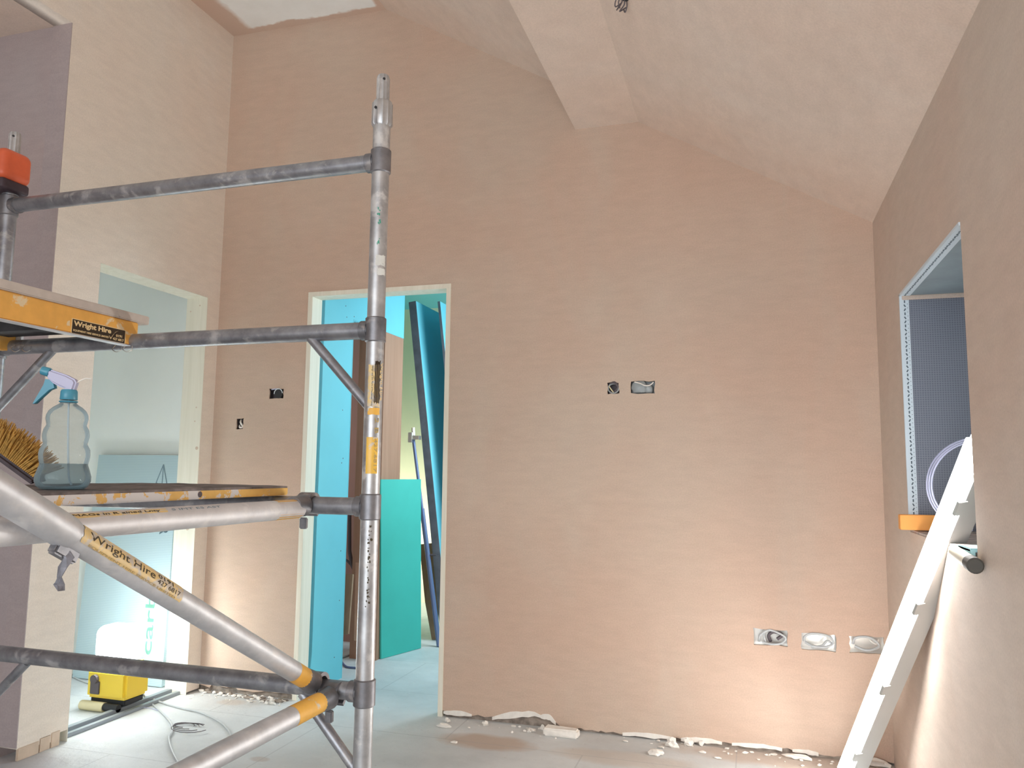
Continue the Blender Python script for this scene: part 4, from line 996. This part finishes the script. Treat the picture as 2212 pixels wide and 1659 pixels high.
# ------------------------------------------------------------------ spray bottle
bc = on(134, 1058, 2, ztop_+.0); S = 1.0
sb = empty('spray_bottle', bc, 'clear ribbed spray bottle with blue collar and lilac trigger head on the lower platform', 'spray bottle')
bc = Vector((bc.x, bc.y, ztop_+.002))
k_ = (bc-CAM).dot(_f)/F
prof = [(0, 0.0), (.042, 0.0), (.0495, .006), (.0535, .016), (.0535, .026), (.050, .038), (.0475, .046), (.0458, .0505), (.0462, .055), (.0482, .064), (.0490, .073), (.0480, .083), (.0440, .091), (.0418, .0955), (.0430, .101), (.0448, .110), (.0448, .116), (.0430, .126), (.0395, .1325), (.0380, .136), (.0390, .141), (.0408, .149), (.0400, .157), (.036, .166), (.028, .174), (.019, .180), (.0155, .183), (.0155, .188)]
# profile measured in metres at about 1.13 mm per picture pixel
bm = BM(); lathe(bm, [(max(r, .0005), z) for r, z in prof], bc, 40, True); link('bottle', bm, M['bottle'], sb, True)
wprof = [(max(r-.0012, .0004), z+(.0012 if z < .01 else 0)) for r, z in prof if z <= .0505]+[(.0446, .0535)]
bm = BM(); lathe(bm, wprof, bc, 36, True); link('water', bm, M['water'], sb, True)
bm = BM(); lathe(bm, [(.0165, .184), (.0185, .186), (.0185, .187), (.0165, .188)], bc, 28); lathe(bm, [(.0165, .190), (.0172, .191), (.0165, .208), (.0145, .212)], bc, 28, True); link('collar', bm, M['blue_plastic'], sb, True)
hz = Vector((RGT.x, RGT.y, 0)).normalized()   # the head points across the picture
def hp(x, z, y=0.0): return bc+hz*x+Vector((0, 0, z))+Vector((-hz.y, hz.x, 0))*y
def zp(l): return [((X-622)*.000255, (1072-Y)*.000255+.002) for X, Y in l]
bm = prism2d([zp([(690, 300), (672, 250), (688, 190), (672, 160), (600, 124), (452, 76), (438, 100), (440, 150), (480, 190), (545, 224), (592, 240), (600, 262), (572, 300)])], hp(0, 0, .009), hz, (0, 0, 1), .018)
bmesh.ops.bevel(bm, geom=[e for e in bm.edges if len(e.link_faces) == 2 and e.calc_face_angle(0) > 1.2], offset=.004, segments=3, affect='EDGES'); link('head', bm, M['lilac_plastic'], sb, True)
bm = BM(); tube(bm, [hp(-.044, .2485), hp(-.047, .2495), hp(-.061, .2535)], .0085, 16, True, [.0085, .010, .0095]); link('nozzle', bm, M['blue_plastic'], sb, True)
bm = BM(); P = zp([(425, 160), (455, 165), (495, 200), (505, 235), (462, 252), (402, 312), (350, 366), (332, 372), (372, 292), (412, 210)])
merge(bm, prism2d([P], hp(0, 0, .006), hz, (0, 0, 1), .012)); link('trigger', bm, M['blue_plastic'], sb, False)
bm = BM(); tube(bm, smooth_path([hp(.008, .222), hp(.020, .231), hp(.034, .237), hp(.046, .236)], 5), .0014, 6); link('wire_guard', bm, M['white_raw'], sb, True)
bm = BM(); tube(bm, smooth_path([hp(.0, .205), hp(.004, .12), hp(.012, .03), hp(.02, .008)], 5), .002, 8); link('dip_tube', bm, M['bead'], sb, True)

# ------------------------------------------------------------------ brush
bp_ = at(28, 1028, 1.86); u1 = at(88, 1068, 1.86); u0 = at(-50, 968, 1.86)
ax_ = (u1-u0).normalized(); up_ = ax_.cross(_f).normalized(); 
if up_.z < 0: up_ = -up_
dz_ = (ztop_+.006)-(u1-up_*.012).z; u0 += Vector((0, 0, dz_)); u1 += Vector((0, 0, dz_))
br_ = empty('scrubbing_brush', (u1.x, u1.y, ztop_), 'ochre bristled brush with a dark back leaning at the left of the spray bottle', 'brush')
bm = BM(); obox(bm, (u0+u1)/2-up_*.004, ax_, _f, up_, (u1-u0).length, .055, .020, .008); link('brush_back', bm, M['brush_back'], br_, True)
bm = BM(); rb = random.Random(5); Lb = (u1-u0).length
for i in range(34):
    for j in range(11):
        t_ = (i+.5)/34; s_ = (j-5)/5
        p = u0+(u1-u0)*(.06+.88*t_)+_f*(s_*.022)+up_*.005; hgt = .062*(1-.35*abs(2*t_-1)**2.2)*(1-.12*s_*s_)*rb.uniform(.88, 1.08)
        tip = p+up_*hgt+ax_*((t_-.5)*.055+rb.uniform(-.004, .004))+_f*(s_*.012+rb.uniform(-.003, .003))
        tube(bm, [p, (p+tip)/2+ax_*rb.uniform(-.002, .002), tip], .0022, 5, True, [.0024, .0022, .0008])
o = link('bristles', bm, M['bristle'], br_, False); o['kind'] = 'stuff'

# ------------------------------------------------------------------ orange tool on the left post
oc = Vector((LXs, LYs, 0)); 
ot = empty('orange_tool', (LXs, LYs-.03, 2.07), 'rounded red orange plastic tool casing sitting on top of the left scaffold post', 'tool')
bm = BM(); rbox(bm, (LXs-.075, LYs-.075, 2.118), (LXs+.048, LYs+.045, 2.232), .028); link('casing', bm, M['orange_plastic'], ot, True)
bm = BM(); rbox(bm, (LXs-.070, LYs-.070, 2.085), (LXs+.043, LYs+.04, 2.125), .012); link('dark_base', bm, M['dark_plastic'], ot, True)
bm = BM(); lump(bm, (LXs-.035, LYs-.075, 2.092), .022, .012, .018, 4, 2, .2); link('tan_grip', bm, M['beige_foam'], ot, True)
